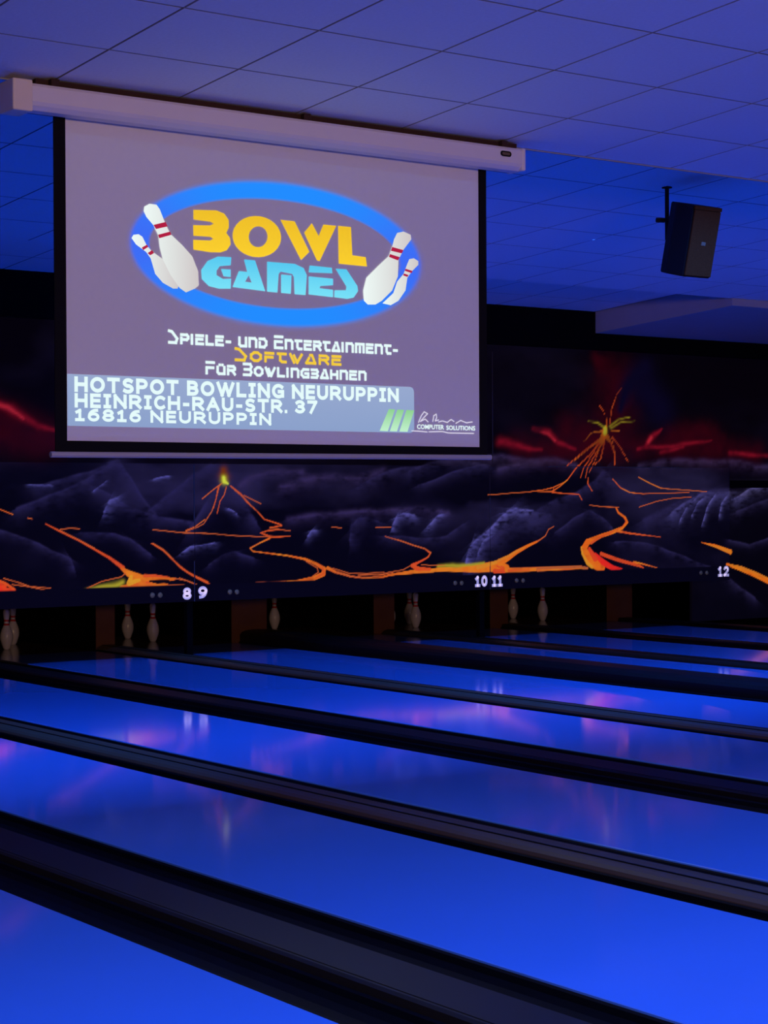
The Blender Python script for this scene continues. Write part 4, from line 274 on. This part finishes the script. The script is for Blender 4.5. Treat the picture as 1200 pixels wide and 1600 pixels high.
def paint(x, z, strokes, base, cloud):
    """colour of the painting at wall points (x, z), linear rgb"""
    col = np.repeat(lin(base)[None], x.size, 0)
    wx = x+.06*(fbm(x, z, 3, 11)-.5); wz = z+.05*(fbm(x, z, 3, 31)-.5)
    sm = np.clip((fbm(x*.45+.3*fbm(x, z, 1.5, 91), z*1.1, 2.4, 5)-.44)*3.4, 0, 1)*np.clip(fbm(x*.5, z*.8, 1.7, 45)*2.6-.75, 0, 1)
    c = (sm*np.clip((z-1.0)/.35, .25, 1))[:, None]*cloud                      # drifting smoke over dark hills
    col = col*(1-c)+lin((40, 34, 62))*c
    fine = fbm(x*.6, z*1.6, 26, 71, 3); med = fbm(x, z, 7, 51)
    for kind, pts in strokes:
        k = lin(KIND[kind]); soft = SOFT.get(kind, .22); warm = kind in ('rd', 'cr', 'or', 'yl', 'tan', 'yt')
        px, pz = (x+.25*(wx-x), z+.25*(wz-z)) if warm else (wx, wz)
        ws = .68 if warm else 1.
        W = max(p[2] for p in pts)*(2.5 if kind in ('ra', 'rb', 'rp') else 1.6 if kind in SOFT else 1+soft*1.3)+.02
        xa, xb = min(p[0] for p in pts)-W, max(p[0] for p in pts)+W; za, zb = min(p[1] for p in pts)-W, max(p[1] for p in pts)+W
        sel = np.nonzero((x > xa) & (x < xb) & (z > za) & (z < zb))[0]
        if not sel.size: continue
        X, Z = px[sel], pz[sel]; best = np.zeros(sel.size)
        for (ax, az, aw), (bx, bz, bw) in zip(pts[:-1], pts[1:]):
            dx, dz = bx-ax, bz-az; L2 = dx*dx+dz*dz+1e-9
            t = np.clip(((X-ax)*dx+(Z-az)*dz)/L2, 0, 1); d = np.hypot(X-ax-t*dx, Z-az-t*dz)
            hw = np.maximum((aw+(bw-aw)*t)*.5*ws, .0042); s_ = np.maximum(hw*soft, .0045)
            if kind in ('ra', 'rb', 'rp'):                                                # lit ridge, fading into the dark on its lower side
                sd = -(dx*(Z-az)-dz*(X-ax))/math.sqrt(L2); D = aw
                best = np.maximum(best, np.where(sd > 0, np.exp(-d/(D*.45)), np.exp(-(d/(D*(.35 if kind == 'rp' else .10)))**2)))
            elif kind in SOFT: best = np.maximum(best, np.exp(-(d/(hw*1.15))**2))          # airbrushed
            else:
                q = np.clip((hw+s_*.5-d)/s_, 0, 1); best = np.maximum(best, q*q*(3-2*q))
        fn = fine[sel]; md = med[sel]
        if warm: best = best*np.clip(.55+1.0*fn, 0, 1)
        elif kind in ('sk',): best = best*np.clip(.2+1.0*md, 0, 1)*.75
        elif kind in ('rs', 'r2'): best = best*np.clip(-.3+1.6*md+.5*fn, 0, 1)
        elif kind in ('ra', 'rp'): best = best*np.clip(-.55+1.7*md+.9*fn, 0, 1)
        elif kind == 'rb': best = best*np.clip(-.3+2.2*fn*(.4+md), 0, 1)
        kk = k[None]*np.ones((sel.size, 1))
        if warm:                                                                          # fine runnels are thinner, browner paint
            thin = np.clip(1.2-max(p[2] for p in pts)/.07, 0, .75); kk = kk*(1-thin)+lin((216, 90, 32))*thin
        if kind in ('or', 'rd', 'cr'):
            h = np.clip((md-.5)*3+.3, 0, 1)[:, None]; kk = kk*(1-.5*h)+lin((244, 150, 30) if kind == 'or' else (238, 92, 26))*.5*h
        b = best[:, None]; col[sel] = col[sel]*(1-b)+kk*b
    return col
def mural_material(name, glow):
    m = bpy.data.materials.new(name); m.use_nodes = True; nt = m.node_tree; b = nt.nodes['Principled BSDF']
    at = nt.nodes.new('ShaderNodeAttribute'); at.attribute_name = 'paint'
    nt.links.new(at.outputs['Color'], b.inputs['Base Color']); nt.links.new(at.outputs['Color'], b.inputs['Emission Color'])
    b.inputs['Emission Strength'].default_value = glow          # emission put into all paint, grey rocks too, standing in for blacklight fluorescence
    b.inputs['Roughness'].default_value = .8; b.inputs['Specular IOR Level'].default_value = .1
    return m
M_MURAL = mural_material('self_lit_mural_paint', .72)
def painted_board(name, x0, x1, z0, z1, y, thick, step, strokes, base=(5, 3, 14), cloud=.8, shade=None):
    nx, nz = int((x1-x0)/step)+1, int((z1-z0)/step)+1
    X, Z = np.meshgrid(np.linspace(x0, x1, nx), np.linspace(z0, z1, nz)); X, Z = X.ravel(), Z.ravel()
    col = paint(X, Z, strokes, base, cloud)
    if shade: col = shade(X, Z, col)
    i = (np.arange(nz-1)[:, None]*nx+np.arange(nx-1)[None]).ravel()
    quads = np.stack([i, i+1, i+nx+1, i+nx], 1)
    nv = X.size
    bv = np.array([(x0, y+thick, z0), (x1, y+thick, z0), (x1, y+thick, z1), (x0, y+thick, z1)])
    V = np.concatenate([np.stack([X, np.full(nv, y), Z], 1), bv])
    a, b, c, d = 0, nx-1, nv-1, nv-nx
    extra = np.array([(nv, nv+1, b, a), (nv+1, nv+2, c, b), (nv+2, nv+3, d, c), (nv+3, nv, a, d), (nv, nv+3, nv+2, nv+1)])
    Q = np.concatenate([quads, extra]); me = bpy.data.meshes.new(name)
    me.vertices.add(len(V)); me.vertices.foreach_set('co', V.ravel())
    me.loops.add(Q.size); me.loops.foreach_set('vertex_index', Q.ravel().astype(np.int32))
    me.polygons.add(len(Q)); me.polygons.foreach_set('loop_start', np.arange(0, Q.size, 4, dtype=np.int32))
    me.update(calc_edges=True); me.validate()
    at = me.color_attributes.new('paint', 'FLOAT_COLOR', 'POINT')
    full = np.ones((len(V), 4)); full[:nv, :3] = col; full[nv:, :3] = lin(base); at.data.foreach_set('color', full.ravel())
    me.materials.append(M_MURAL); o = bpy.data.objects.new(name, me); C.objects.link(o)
    return o
YM, YU, YR = 14.6, 14.74, 15.2
def band(X, Z, col):                                        # plain dark border strip along the bottom of the boards
    k = np.clip((.648-Z)/.012, 0, 1)[:, None]*(X < 15.08)[:, None]
    return col*(1-k)+lin((6, 4, 17))*k
SEAMS = [5.02, 8.368, 11.724, 15.08]
ms = STROKES['M']; panels = []
PL = ['wide volcano mural board numbered 8 at its right end', 'volcano mural board numbered 9 and 10 below the projection screen', 'volcano mural board numbered 11 and 12 with a lava river']
for i in range(3):
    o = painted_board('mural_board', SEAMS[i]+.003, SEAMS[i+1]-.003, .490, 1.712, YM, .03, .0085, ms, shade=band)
    tag(o, PL[i], 'mural board', 'painted boards above the pins'); panels.append(o)
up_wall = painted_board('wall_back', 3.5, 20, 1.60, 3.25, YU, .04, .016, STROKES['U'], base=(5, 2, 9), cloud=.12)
tag(up_wall, 'dark upper wall painted with a red glowing sky and erupting volcano', 'wall', kind='structure')
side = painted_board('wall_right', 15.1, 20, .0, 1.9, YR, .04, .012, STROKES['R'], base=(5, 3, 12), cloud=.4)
tag(side, 'painted dark wall right of the board numbered 12', 'wall', kind='structure')
for b, s, x0, x1, z0, z1 in ((0, '8', 8.240, 8.332, .508, .617), (1, '9', 8.396, 8.494, .514, .623), (1, '10', 11.529, 11.683, .520, .633), (2, '11', 11.742, 11.876, .515, .630), (2, '12', 14.892, 15.062, .528, .645)):
    for t, ch in zip(lettering('lane_digit', s, x0, x1, z0, z1, M_DIGIT, panels[b], YM-.003, .25, .40, True), s): t['label'] = 'white digit '+ch
for b, x, z in ((0, 7.94, .560), (0, 8.016, .558), (1, 8.726, .562), (1, 8.799, .560), (1, 11.282, .567), (1, 11.361, .565), (2, 12.058, .570), (2, 12.141, .567), (2, 14.634, .578), (2, 14.722, .576)):
    o = lathe('indicator_lamp', [(.0, .012), (.014, .011), (.022, .006), (.025, 0), (.0, 0)], M_LAMP, panels[b], 14)
    o.location = (x, YM, z); o.rotation_euler = (math.pi/2, 0, 0)
box('joint_strip', (8.358, 8.366, YM-.006, YM, 1.19, 1.70), M_STRIP, panels[0]); box('joint_strip', (8.359, 8.365, YM-.004, YM, .49, .85), M_STRIP, panels[0])
box('joint_strip', (11.716, 11.7225, YM-.006, YM, 1.12, 1.40), M_STRIP, panels[1]); box('joint_strip', (11.717, 11.722, YM-.004, YM, .49, .72), M_STRIP, panels[1])
box('top_strip', (12.48, 14.36, YM-.003, YM+.02, 1.708, 1.716), M_STRIP, panels[2])
box('joint_strip', (11.868, 11.875, YU-.004, YU, 1.75, 2.86), M_STRIP, up_wall)
for xs, L in ((8.336, 'slim black post below the mural joint beside the small volcano'), (11.645, 'slim black post left of the golden pin, below the mural joint at the lava river')):
    o = box('support_post', (xs-.03, xs+.03, YM+.035, YM+.095, -.004, 1.495), M_BLACK, None, .004)
    tag(o, L, 'post', 'posts carrying the mural boards')

# ------------------------------------------------------------ lanes, gutters and dividers
floor = box('floor', (-2, 20, -3.5, 18.2, -.20, -.10), M_FLOOR); tag(floor, 'black floor beneath the lanes', 'floor', kind='structure')
LANES = [(1.725, 2.790), (3.520, 4.586), (5.080, 6.150), (6.880, 7.955), (8.440, 9.502), (10.22, 11.288), (11.68, 12.745), (13.46, 14.53)]
LL = ['blue-lit bowling lane cut off by the bottom left corner, nearest of all', 'wide blue bowling lane filling the bottom right, second nearest', 'blue bowling lane just beyond the rounded brown-grey divider, third nearest',
      'blue bowling lane in mid-floor, fourth nearest, ending left of the number 8', 'blue bowling lane fifth from the front, ending below the number 9', 'thin blue strip of bowling lane behind the tall black divider, sixth from the front',
      'thin blue bowling lane second from the back', 'farthest blue bowling lane, a short strip at the right edge']
for (a, b), L in zip(LANES, LL):
    e = empty('bowling_lane', ((a+b)/2, -2.2, 0)); tag(e, L, 'bowling lane', 'bowling lanes side by side')
    h = (b-a)/2
    o = box('lane_surface', (-h, h, 0, 17.07, -.07, 0), M_LANE, e, .003, 1)
    o = box('pin_deck', (-h, h, 17.075, 19.5, -.07, -.001), M_DECK, e, .002, 1)
def gutter(x0, x1, par, ox, oy):
    n = 10; cx, r = (x0+x1)/2-ox, (x1-x0)/2
    pr = [(cx-r+.004, -.006)]+[(cx-(r-.012)*math.cos(math.pi*k/n), -.012-.062*math.sin(math.pi*k/n)) for k in range(n+1)]+[(cx+r-.004, -.006), (cx+r-.004, -.09), (cx-r+.004, -.09)]
    extrude_y('gutter', pr, 0, 18.17, M_GUT, par)
def divider(x0, x1, style, label):
    e = empty('lane_divider', ((x0+x1)/2, -2.2, 0)); tag(e, label, 'lane divider', 'black dividers with gutters between the lanes')
    hw = (x1-x0)/2
    if style == 'flat' or style == 'dark':
        c = .12; pr = [(-c, -.09), (-c, .016), (-c+.010, .024), (c-.010, .024), (c, .016), (c, -.09)]; m = M_CAP if style == 'flat' else M_CAPD
    elif style == 'tall':
        c = .20; pr = [(-c, -.09), (-c, .06), (-c+.02, .085), (-c+.07, .103), (0, .108), (c-.07, .103), (c-.02, .085), (c, .06), (c, -.09)]; m = M_CAPD
    else:
        c = .105; pr = [(-c, -.09)]+[(-c*math.cos(math.pi*k/10), -.004+.040*math.sin(math.pi*k/10)) for k in range(11)]+[(c, -.09)]; m = M_CAPB if style == 'round' else M_CAP
    o = extrude_y('cap', pr, 0, 18.17, m, e)
    if style in ('flat', 'dark'):
        extrude_y('cap_inlay', [(-c+.022, .0235), (-c+.022, .0262), (c-.06, .0262), (c-.06, .0235)], 0, 18.17, m, e)
    if style in ('round', 'roundd'):
        for k in (-1, 1): extrude_y('cap_groove', [(k*.045-.004, .025), (k*.045-.004, .0345), (k*.045+.004, .0345), (k*.045+.004, .025)], 0, 18.17, M_GUT, e)
    gutter(x0+.004, (x0+x1)/2-c-.002, e, (x0+x1)/2, 0); gutter((x0+x1)/2+c+.002, x1-.004, e, (x0+x1)/2, 0)
ST = ['flat', 'round', 'dark', 'round', 'tall', 'roundd', 'dark']
DL = ['broad dark divider with grey flat cap, nearest, crossing the bottom', 'rounded brown-grey divider, second nearest', 'broad flat black divider, third nearest', 'slim rounded brown divider in mid-floor, leading to the joint of 8 and 9', 'tall black divider hiding most of the lane behind it', 'slim dark divider leading to the joint of 10 and 11', 'farthest black divider before the last lane']
for i in range(7): divider(LANES[i][1], LANES[i+1][0], ST[i], DL[i])
divider(14.53, 15.10, 'dark', 'black divider along the far right side of the last lane')

# ------------------------------------------------------------ pin pit: kickbacks, back curtain, pins
KB = [(6.33, 6.70, 'brown partition left of the two front pins at the left edge'), (8.10, 8.29, 'narrow brown partition below the mural, between the pins left of number 8'), (9.58, 9.98, 'broad brown partition below the dots beside number 9'),
      (11.295, 11.55, 'brown partition just left of the pins under number 10'), (12.84, 13.08, 'brown partition below number 11, left of the golden pin'), (14.54, 14.92, 'dim brown partition right of the farthest pins')]
for a, b, L in KB:
    e = empty('kickback', ((a+b)/2, 16.0, -.1)); tag(e, L, 'partition', 'partitions between the pin pits'); h = (b-a)/2
    box('board', (-h, h, 0, 1.9, 0, 1.0), M_BLACK, e, .004, 1)
    box('front_edge', (-h-.004, h+.004, -.012, 0, 0, 1.0), M_KICK, e, .003, 1)
pit = box('wall_pit', (3, 20, 17.95, 18.05, -.1, 1.7), M_BLACK); tag(pit, 'black back of the pin pits', 'wall', kind='structure')
roof = box('ceiling_pit', (3, 20, 14.80, 18.05, 1.50, 1.58), M_BLACK); tag(roof, 'black cover over the pin pits', 'ceiling', kind='structure')
PROF = [(0, 0), (.0255, 0), (.0286, .006), (.036, .019), (.0497, .057), (.0578, .086), (.0605, .114), (.0578, .149), (.0465, .184), (.0315, .219), (.0247, .238), (.0228, .254), (.0235, .273), (.0283, .305), (.0318, .340), (.0323, .347), (.0290, .364), (.0200, .376), (.0090, .3805), (0, .381)]
def ring(z0, z1):
    def r(z):
        for (a, b), (c, d) in zip(PROF[:-1], PROF[1:]):
            if b <= z <= d and d > b: return a+(c-a)*(z-b)/(d-b)+.0007
    zs = np.linspace(z0, z1, 4); return [(r(z0)-.002, z0)]+[(r(z), z) for z in zs]+[(r(z1)-.002, z1)]
SP = [(0, 0), (-.1525, .264), (.1525, .264), (-.305, .528), (0, .528), (.305, .528), (-.4575, .792), (-.1525, .792), (.1525, .792), (.4575, .792)]
proto = None
PINS = [(7.40, 1, 'front pin of the pair at the left edge'), (7.40, 6, 'pin half hidden behind the front pin at the left edge'),
        (8.95, 1, 'pin nearest the number 8, right one of two'), (8.95, 5, 'left one of the two clear pins below the mural left of number 8'), (8.95, 4, 'pin mostly hidden behind the narrow brown partition'),
        (10.71, 9, 'lone pin standing right of the broad brown partition below number 9'),
        (12.17, 2, 'front pin of the left pair under number 10'), (12.17, 8, 'rear pin of the left pair under number 10'), (12.17, 1, 'front pin of the right pair under number 10'), (12.17, 6, 'rear pin of the right pair under number 10'),
        (13.97, 1, 'bluish front pin, rightmost of the group right of number 11'), (13.97, 5, 'golden-lit middle pin of the group right of number 11'), (13.97, 8, 'dim leftmost pin of the group right of number 11')]
HEAD = 16.45
for cx, n, L in PINS:
    dx, dy = SP[n-1]
    if proto is None:
        e = empty('bowling_pin'); lathe('body', PROF, M_PIN, e, 28)
        lathe('neck_stripe', ring(.262, .280), M_PINRED, e, 28); lathe('neck_stripe', ring(.226, .244), M_PINRED, e, 28); proto = e
    else:
        e = proto.copy(); C.objects.link(e)
        for ch in proto.children:
            k = ch.copy(); C.objects.link(k); k.parent = e
    e.location = (cx+dx, HEAD+dy, -.001); tag(e, 'white '+L, 'bowling pin', 'bowling pins on the pin decks')
# warm service lamps inside the pits, behind the boards
for a, b in LANES[3:]:
    l = bpy.data.lights.new('pit_lamp', 'POINT'); l.color = (1, .52, .16); l.energy = .16; l.shadow_soft_size = .04
    o = bpy.data.objects.new('pit_lamp', l); C.objects.link(o); o.location = (a+.03, 16.72, .62)

# ------------------------------------------------------------ loudspeaker
def speaker():
    root = empty('loudspeaker', (8.57, 8.84, zc(8.84, C_FAR)))
    tag(root, 'black loudspeaker tilted forward on a rod below the ceiling', 'loudspeaker')
    R = Matrix.Translation((.005, -.075, -.335)) @ Matrix.Rotation(math.radians(13.5), 4, 'X') @ Matrix.Rotation(math.radians(4), 4, 'Z')
    def put(o): o.data.transform(R); o.data.update(); return o
    w0, w1, d, h = .128, .098, .225, .225
    v = []
    for z in (-h, h):
        v += [(-w1, 0, z), (-w0, -d*.35, z), (-w0, -d, z), (w0, -d, z), (w0, -d*.35, z), (w1, 0, z)]
    f = [tuple(range(6)), tuple(range(11, 5, -1))]+[(i, (i+1) % 6, 6+(i+1) % 6, 6+i) for i in range(6)]
    cab = mesh_obj('cabinet', v, f, M_SPK, root)
    bm = bmesh.new(); bm.from_mesh(cab.data); bmesh.ops.bevel(bm, geom=bm.edges[:], offset=.006, segments=2, affect='EDGES'); bm.to_mesh(cab.data); bm.free(); put(cab)
    put(box('grille', (-w0+.006, w0-.006, -d-.012, -d+.004, -h+.008, h-.028), M_GRILL, root, .006))
    put(box('top_lip', (-w0+.002, w0-.002, -d-.012, -d+.004, h-.027, h-.002), M_GRILL, root, .004))
    put(box('badge', (-.020, .020, -d-.015, -d-.011, -.022, .002), M_BADGE, root, .003))
    put(box('bracket_plate', (-.05, .05, 0, .012, -.08, .13), M_SPK, root, .003))
    box('ceiling_plate', (-.024, .024, -.024, .024, -.010, -.001), M_SPK, root, .002)
    tube('rod', [(0, 0, 0), (0, 0, -.34)], .014, M_SPK, root)
    tube('arm', [(0, 0, -.20), (0, -.085, -.22)], .014, M_SPK, root)
    tube('arm', [(0, 0, -.33), (0, -.06, -.33)], .012, M_SPK, root)
    tube('clamp_knob', [(-.015, .01, -.215), (-.065, .03, -.215)], .016, M_SPK, root)
speaker()

# ------------------------------------------------------------ projection screen
YS = 7.60
ps = empty('projection_screen', (0, 0, 0)); tag(ps, 'pull-down projection screen with white case and black border showing bowling pictures', 'projection screen')
case_prof = [(YS-.085, 3.085), (YS-.095, 3.10), (YS-.095, 3.165), (YS-.085, 3.178), (YS+.03, 3.178), (YS+.03, 3.085), (YS+.005, 3.068), (YS-.06, 3.068)]
case = extrude_x('case', case_prof, 3.485, 6.205, M_CASE, ps)
case.data.transform(Matrix.Translation((0, -.055, -.004)))
YC = YS-.15
box('end_cap', (3.395, 3.487, YC-.004, YC+.135, 3.050, 3.186), M_CASEEND, case, .006)
box('end_cap', (6.203, 6.228, YC-.002, YC+.13, 3.062, 3.178), M_CASE, case, .008)
def stadium(cx, cz, a, r, y, n=8):
    return [(cx+a+r*math.cos(t), cz+r*math.sin(t)) for t in np.linspace(-math.pi/2, math.pi/2, n)]+[(cx-a+r*math.cos(t), cz+r*math.sin(t)) for t in np.linspace(math.pi/2, 3*math.pi/2, n)]
bd = flat_poly('badge', [stadium(6.095, 3.137, .022, .014, 0)], YC-.003, M_BORDER, case); flat_poly('badge_plate', [stadium(6.095, 3.137, .019, .007, 0)], YC-.0045, M_BADGE, case)
box('dark_gap_strip', (3.52, 6.20, YC+.04, YC+.09, 3.174, 3.204), M_DKBROWN, ps)  # dark brown strip in the gap between case and ceiling
for x in (3.60, 4.9, 6.1): box('bracket', (x-.02, x+.02, YC+.01, YC+.10, 3.165, 3.206), M_DKBROWN, ps, .003)
fab = box('fabric', (3.66, 6.082, YS, YS+.002, 1.60, 3.10), M_FABRIC, ps)
for x0, x1 in ((3.655, 3.712), (6.035, 6.086)): box('side_border', (x0, x1, YS-.0015, YS+.0035, 1.60, 3.09), M_BORDER, ps)
box('lower_border', (3.712, 6.035, YS-.0015, YS+.0035, 1.600, 1.650), M_BORDER, ps)
tube('bottom_bar', [(3.632, YS, 1.588), (6.108, YS, 1.598)], .0135, M_BAR, ps)
# the projected picture: thin coloured light figures on the fabric
def glow(name, rgb, k=1., top=None, axis='Z'):
    c = tuple(lin(rgb)*k)
    m = mat(name, (.02, .02, .02), .9, .0, emit=c, es=1.)
    if top is not None:
        nt = m.node_tree; tc = nt.nodes.new('ShaderNodeTexCoord'); sp = nt.nodes.new('ShaderNodeSeparateXYZ'); mx = nt.nodes.new('ShaderNodeMix'); mx.data_type = 'RGBA'
        nt.links.new(tc.outputs['Generated'], sp.inputs[0]); nt.links.new(sp.outputs[axis], mx.inputs['Factor'])
        mx.inputs['A'].default_value = (*c, 1); mx.inputs['B'].default_value = (*(lin(top)*k), 1)
        nt.links.new(mx.outputs['Result'], nt.nodes['Principled BSDF'].inputs['Emission Color'])
    return m
G_WHITE = glow('projected_white', (228, 250, 250)); G_PIN = glow('projected_pin', (238, 250, 246), 1, (206, 198, 198), 'X'); G_RED = glow('projected_red', (176, 24, 62))
G_YEL = glow('projected_yellow', (250, 206, 40), 1, (238, 190, 34)); G_YEL2 = glow('projected_yellow_text', (240, 200, 60)); G_CY = glow('projected_cyan', (120, 226, 248), 1, (84, 200, 240))
G_BOX = glow('projected_panel', (138, 160, 202), 1, (150, 168, 206)); G_GREEN = glow('projected_green', (192, 240, 204), 1, (140, 208, 142)); G_PALE = glow('projected_pale', (214, 210, 232))
G_BG = mat('projected_dark_field', (.80, .78, .82), .9, .1, emit=tuple(lin((30, 40, 52))), es=.7, noise_amt=.02, nscale=30)
pic = flat_poly('picture_field', [[(3.712, 3.012), (3.712, 1.668), (6.034, 1.668), (6.034, 3.008)]], YS-.0008, G_BG, ps)
# blue ring with soft rim, coloured per vertex
def ring_mesh():
    n = 96; rows = [(-.34, 0), (-.17, .10), (-.06, .42), (.04, .85), (.14, 1), (.5, 1), (.90, 1), (1.0, .7), (1.07, 0)]
    co, ci = (4.845, 2.552), (4.83, 2.553); ao, bo, ai, bi = .812, .338, .705, .258; V = []; K = []; F = []; B = []
    for k in range(n):
        t = 2*math.pi*k/n
        for s, q in rows:
            x = (co[0]+ao*math.cos(t))*(1-s)+(ci[0]+ai*math.cos(t))*s; z = (co[1]+bo*math.sin(t))*(1-s)+(ci[1]+bi*math.sin(t))*s
            V.append((x, YS-.0016, z)); side = abs(math.cos(t))**3
            c = lin((34, 140, 255))*(1-side)+lin((62, 108, 246))*side; bg = lin((30, 40, 52))*.7; K.append((*(c*q+bg*(1-q)), 1)); B.append((.80*(1-q), .78*(1-q), .82*(1-q), 1))
    m_ = len(rows)
    for k in range(n):
        for i in range(m_-1):
            a, b = k*m_+i, ((k+1) % n)*m_+i; F.append((a, a+1, b+1, b))
    m = mat('projected_blue_ring', (.02, .02, .02), .9, 0, emit=(0, 0, 0), es=1); nt = m.node_tree
    at = nt.nodes.new('ShaderNodeAttribute'); at.attribute_name = 'light'; nt.links.new(at.outputs['Color'], nt.nodes['Principled BSDF'].inputs['Emission Color'])
    o = mesh_obj('blue_ring', V, F, m, pic); a = o.data.color_attributes.new('light', 'FLOAT_COLOR', 'POINT'); a.data.foreach_set('color', np.array(K).ravel())
    a = o.data.color_attributes.new('cloth', 'FLOAT_COLOR', 'POINT'); a.data.foreach_set('color', np.array(B).ravel())
    at = nt.nodes.new('ShaderNodeAttribute'); at.attribute_name = 'cloth'; nt.links.new(at.outputs['Color'], nt.nodes['Principled BSDF'].inputs['Base Color'])
ring_mesh()
def merge_letter(name, keys, y, m):
    vs = []; fs = []
    for k in keys:
        L = [[Vector((x, z, 0)) for x, z in lp] for lp in LOGO[k]]; off = len(vs)
        vs += [(p.x, y, p.y) for lp in L for p in lp]; fs += [tuple(i+off for i in t) for t in tessellate_polygon(L)]
    o = mesh_obj(name, vs, fs, m, pic); return o
for keys in (('B',), ('O',), ('W1', 'W2'), ('L',)): merge_letter('yellow_letter', keys, YS-.0024, G_YEL)
for keys in (('G1', 'G2'), ('A',), ('M1', 'M2'), ('E1', 'E2'), ('S',)): merge_letter('cyan_letter', keys, YS-.0024, G_CY)
for i, (body, stripes) in enumerate(LOGO_PINS):
    flat_poly('pictured_pin', body, YS-.0030-.0006*(i % 2), G_PIN, pic)
    for s_ in stripes: flat_poly('pictured_stripe', [s_], YS-.0040-.0004*(i % 2), G_RED, pic)
# techno lettering drawn with strokes
GL = {'S': ([[(0, 1), (.32, .95), (.95, .35), (.8, 0), (0, 0)]], 1), 'P': ([[(0, 1), (.8, 1), (1, .8), (1, .6), (.8, .42), (.25, .42)], [(0, .6), (0, 0)]], 1), 'I': ([[(0, 0), (0, .62)], [(0, .96), (0, 1)]], .12),
      'E': ([[(0, 1), (1, 1)], [(0, .56), (.9, .56)], [(0, .56), (0, 0), (1, 0)]], .95), 'L': ([[(0, 1), (0, 0), (1, 0)]], .9), 'U': ([[(0, 1), (0, .2), (.2, 0), (1, 0), (1, 1)]], 1), 'N': ([[(0, 0), (0, 1), (.8, 1), (1, .8), (1, 0)]], 1),
      'D': ([[(0, 1), (.7, 1), (1, .7), (1, .3), (.7, 0), (0, 0)], [(0, .55), (0, 0)]], 1), 'T': ([[(0, 1), (1, 1)], [(.3, .65), (.3, .2), (.5, 0), (1, 0)]], .9), 'R': ([[(0, 1), (.8, 1), (1, .8), (1, .62), (.8, .48), (.3, .48)], [(0, .6), (0, 0)], [(.6, .48), (1, 0)]], 1),
      'A': ([[(.45, 1), (.65, 1), (1, 0), (0, 0), (.3, .62)]], 1.05), 'M': ([[(0, 0), (0, 1), (1, 1), (1, 0)], [(.5, 0), (.5, .62)]], 1.25), 'O': ([[(.3, 1), (.7, 1), (1, .7), (1, .3), (.7, 0), (.3, 0), (0, .3), (0, .7), (.3, 1)]], 1.1), 'F': ([[(0, 1), (1, 1)], [(0, 0), (0, .52), (.9, .52)]], .9),
      'W': ([[(0, 1), (.32, .0)], [(.32, .85), (.6, 0), (1, 1)]], 1.35), 'B': ([[(0, 1), (.85, 1), (1, .78), (.85, .5), (.1, .5)], [(.85, .5), (1, .25), (.85, 0), (0, 0)]], .95), 'G': ([[(1, 1), (.3, 1), (0, .7), (0, .3), (.3, 0), (1, 0), (1, .48), (.55, .48)]], 1.05),
      'H': ([[(0, 1), (0, 0)], [(0, .5), (1, .5)], [(1, .92), (1, 0)]], 1), '-': ([[(.1, .42), (.9, .42)]], .6), '\u00dc': ([[(0, .85), (0, .2), (.2, 0), (1, 0), (1, .85)], [(.3, 1.12), (.32, 1.12)], [(.7, 1.12), (.72, 1.12)]], 1)}
def techno(name, body, x0, x1, z0, z1, m, caps=()):
    t = .27; adv = []; x = 0
    for i, ch in enumerate(body):
        if ch == ' ': x += .75; continue
        wd = GL[ch][1]*.9*(1.2 if i in caps else 1); adv.append((i, ch, x, wd)); x += wd+.50
    tot = x-.50+t; h = z1-z0; sx = (x1-x0)/tot; words = {}
    for i, ch, px, wd in adv:
        pls = words.setdefault(body[:i].count(' '), []); hh = h*(1.28 if i in caps else 1)
        for pl in GL[ch][0]: pls.append([(x0+(px+t/2+a*wd)*sx, z0+t*h/2+b*(hh-t*h)) for a, b in pl])
    for pls in words.values(): flat_segments(name, pls, t*h*.92, YS-.0024, m, pic)
techno('tagline_word', 'SPIELE- UND ENTERTAINMENT-', 4.222, 5.520, 2.100, 2.152, G_WHITE, (0, 12))
techno('tagline_word', 'SOFTWARE', 4.574, 5.180, 2.034, 2.086, G_YEL2, (0,))
techno('tagline_word', 'F\u00dcR BOWLINGBAHNEN', 4.418, 5.327, 1.966, 2.016, G_WHITE, (0, 4))
# address box
def rrect(x0, x1, z0, z1, r, n=6):
    P = [(x0, z1), (x0, z0)]
    P += [(x1-r+r*math.cos(t), z0+r+r*math.sin(t)) for t in np.linspace(-math.pi/2, 0, n)]+[(x1-r+r*math.cos(t), z1-r+r*math.sin(t)) for t in np.linspace(0, math.pi/2, n)]
    return P
flat_poly('address_panel', [rrect(3.714, 5.618, 1.716, 1.945, .025)], YS-.0016, G_BOX, pic)
lettering('address_word', 'HOTSPOT BOWLING NEURUPPIN', 3.747, 5.524, 1.866, 1.936, G_WHITE, pic, YS-.0026)
lettering('address_word', 'HEINRICH-RAU-STR. 37', 3.747, 5.038, 1.797, 1.862, G_WHITE, pic, YS-.0026)
lettering('address_word', '16816 NEURUPPIN', 3.747, 4.777, 1.737, 1.794, G_WHITE, pic, YS-.0026)
for b in LOGO_BARS: flat_poly('green_bar', [b], YS-.0026, G_GREEN, pic)
flat_segments('signature', LOGO_SCRIBBLE, .0045, YS-.0026, G_PALE, pic)
text('company_word', 'COMPUTER', 5.636, 5.805, 1.736, 1.759, YS-.0028, G_WHITE, pic, bold=.012)
text('company_word', 'SOLUTIONS', 5.820, 6.006, 1.734, 1.757, YS-.0028, G_WHITE, pic, bold=.012)
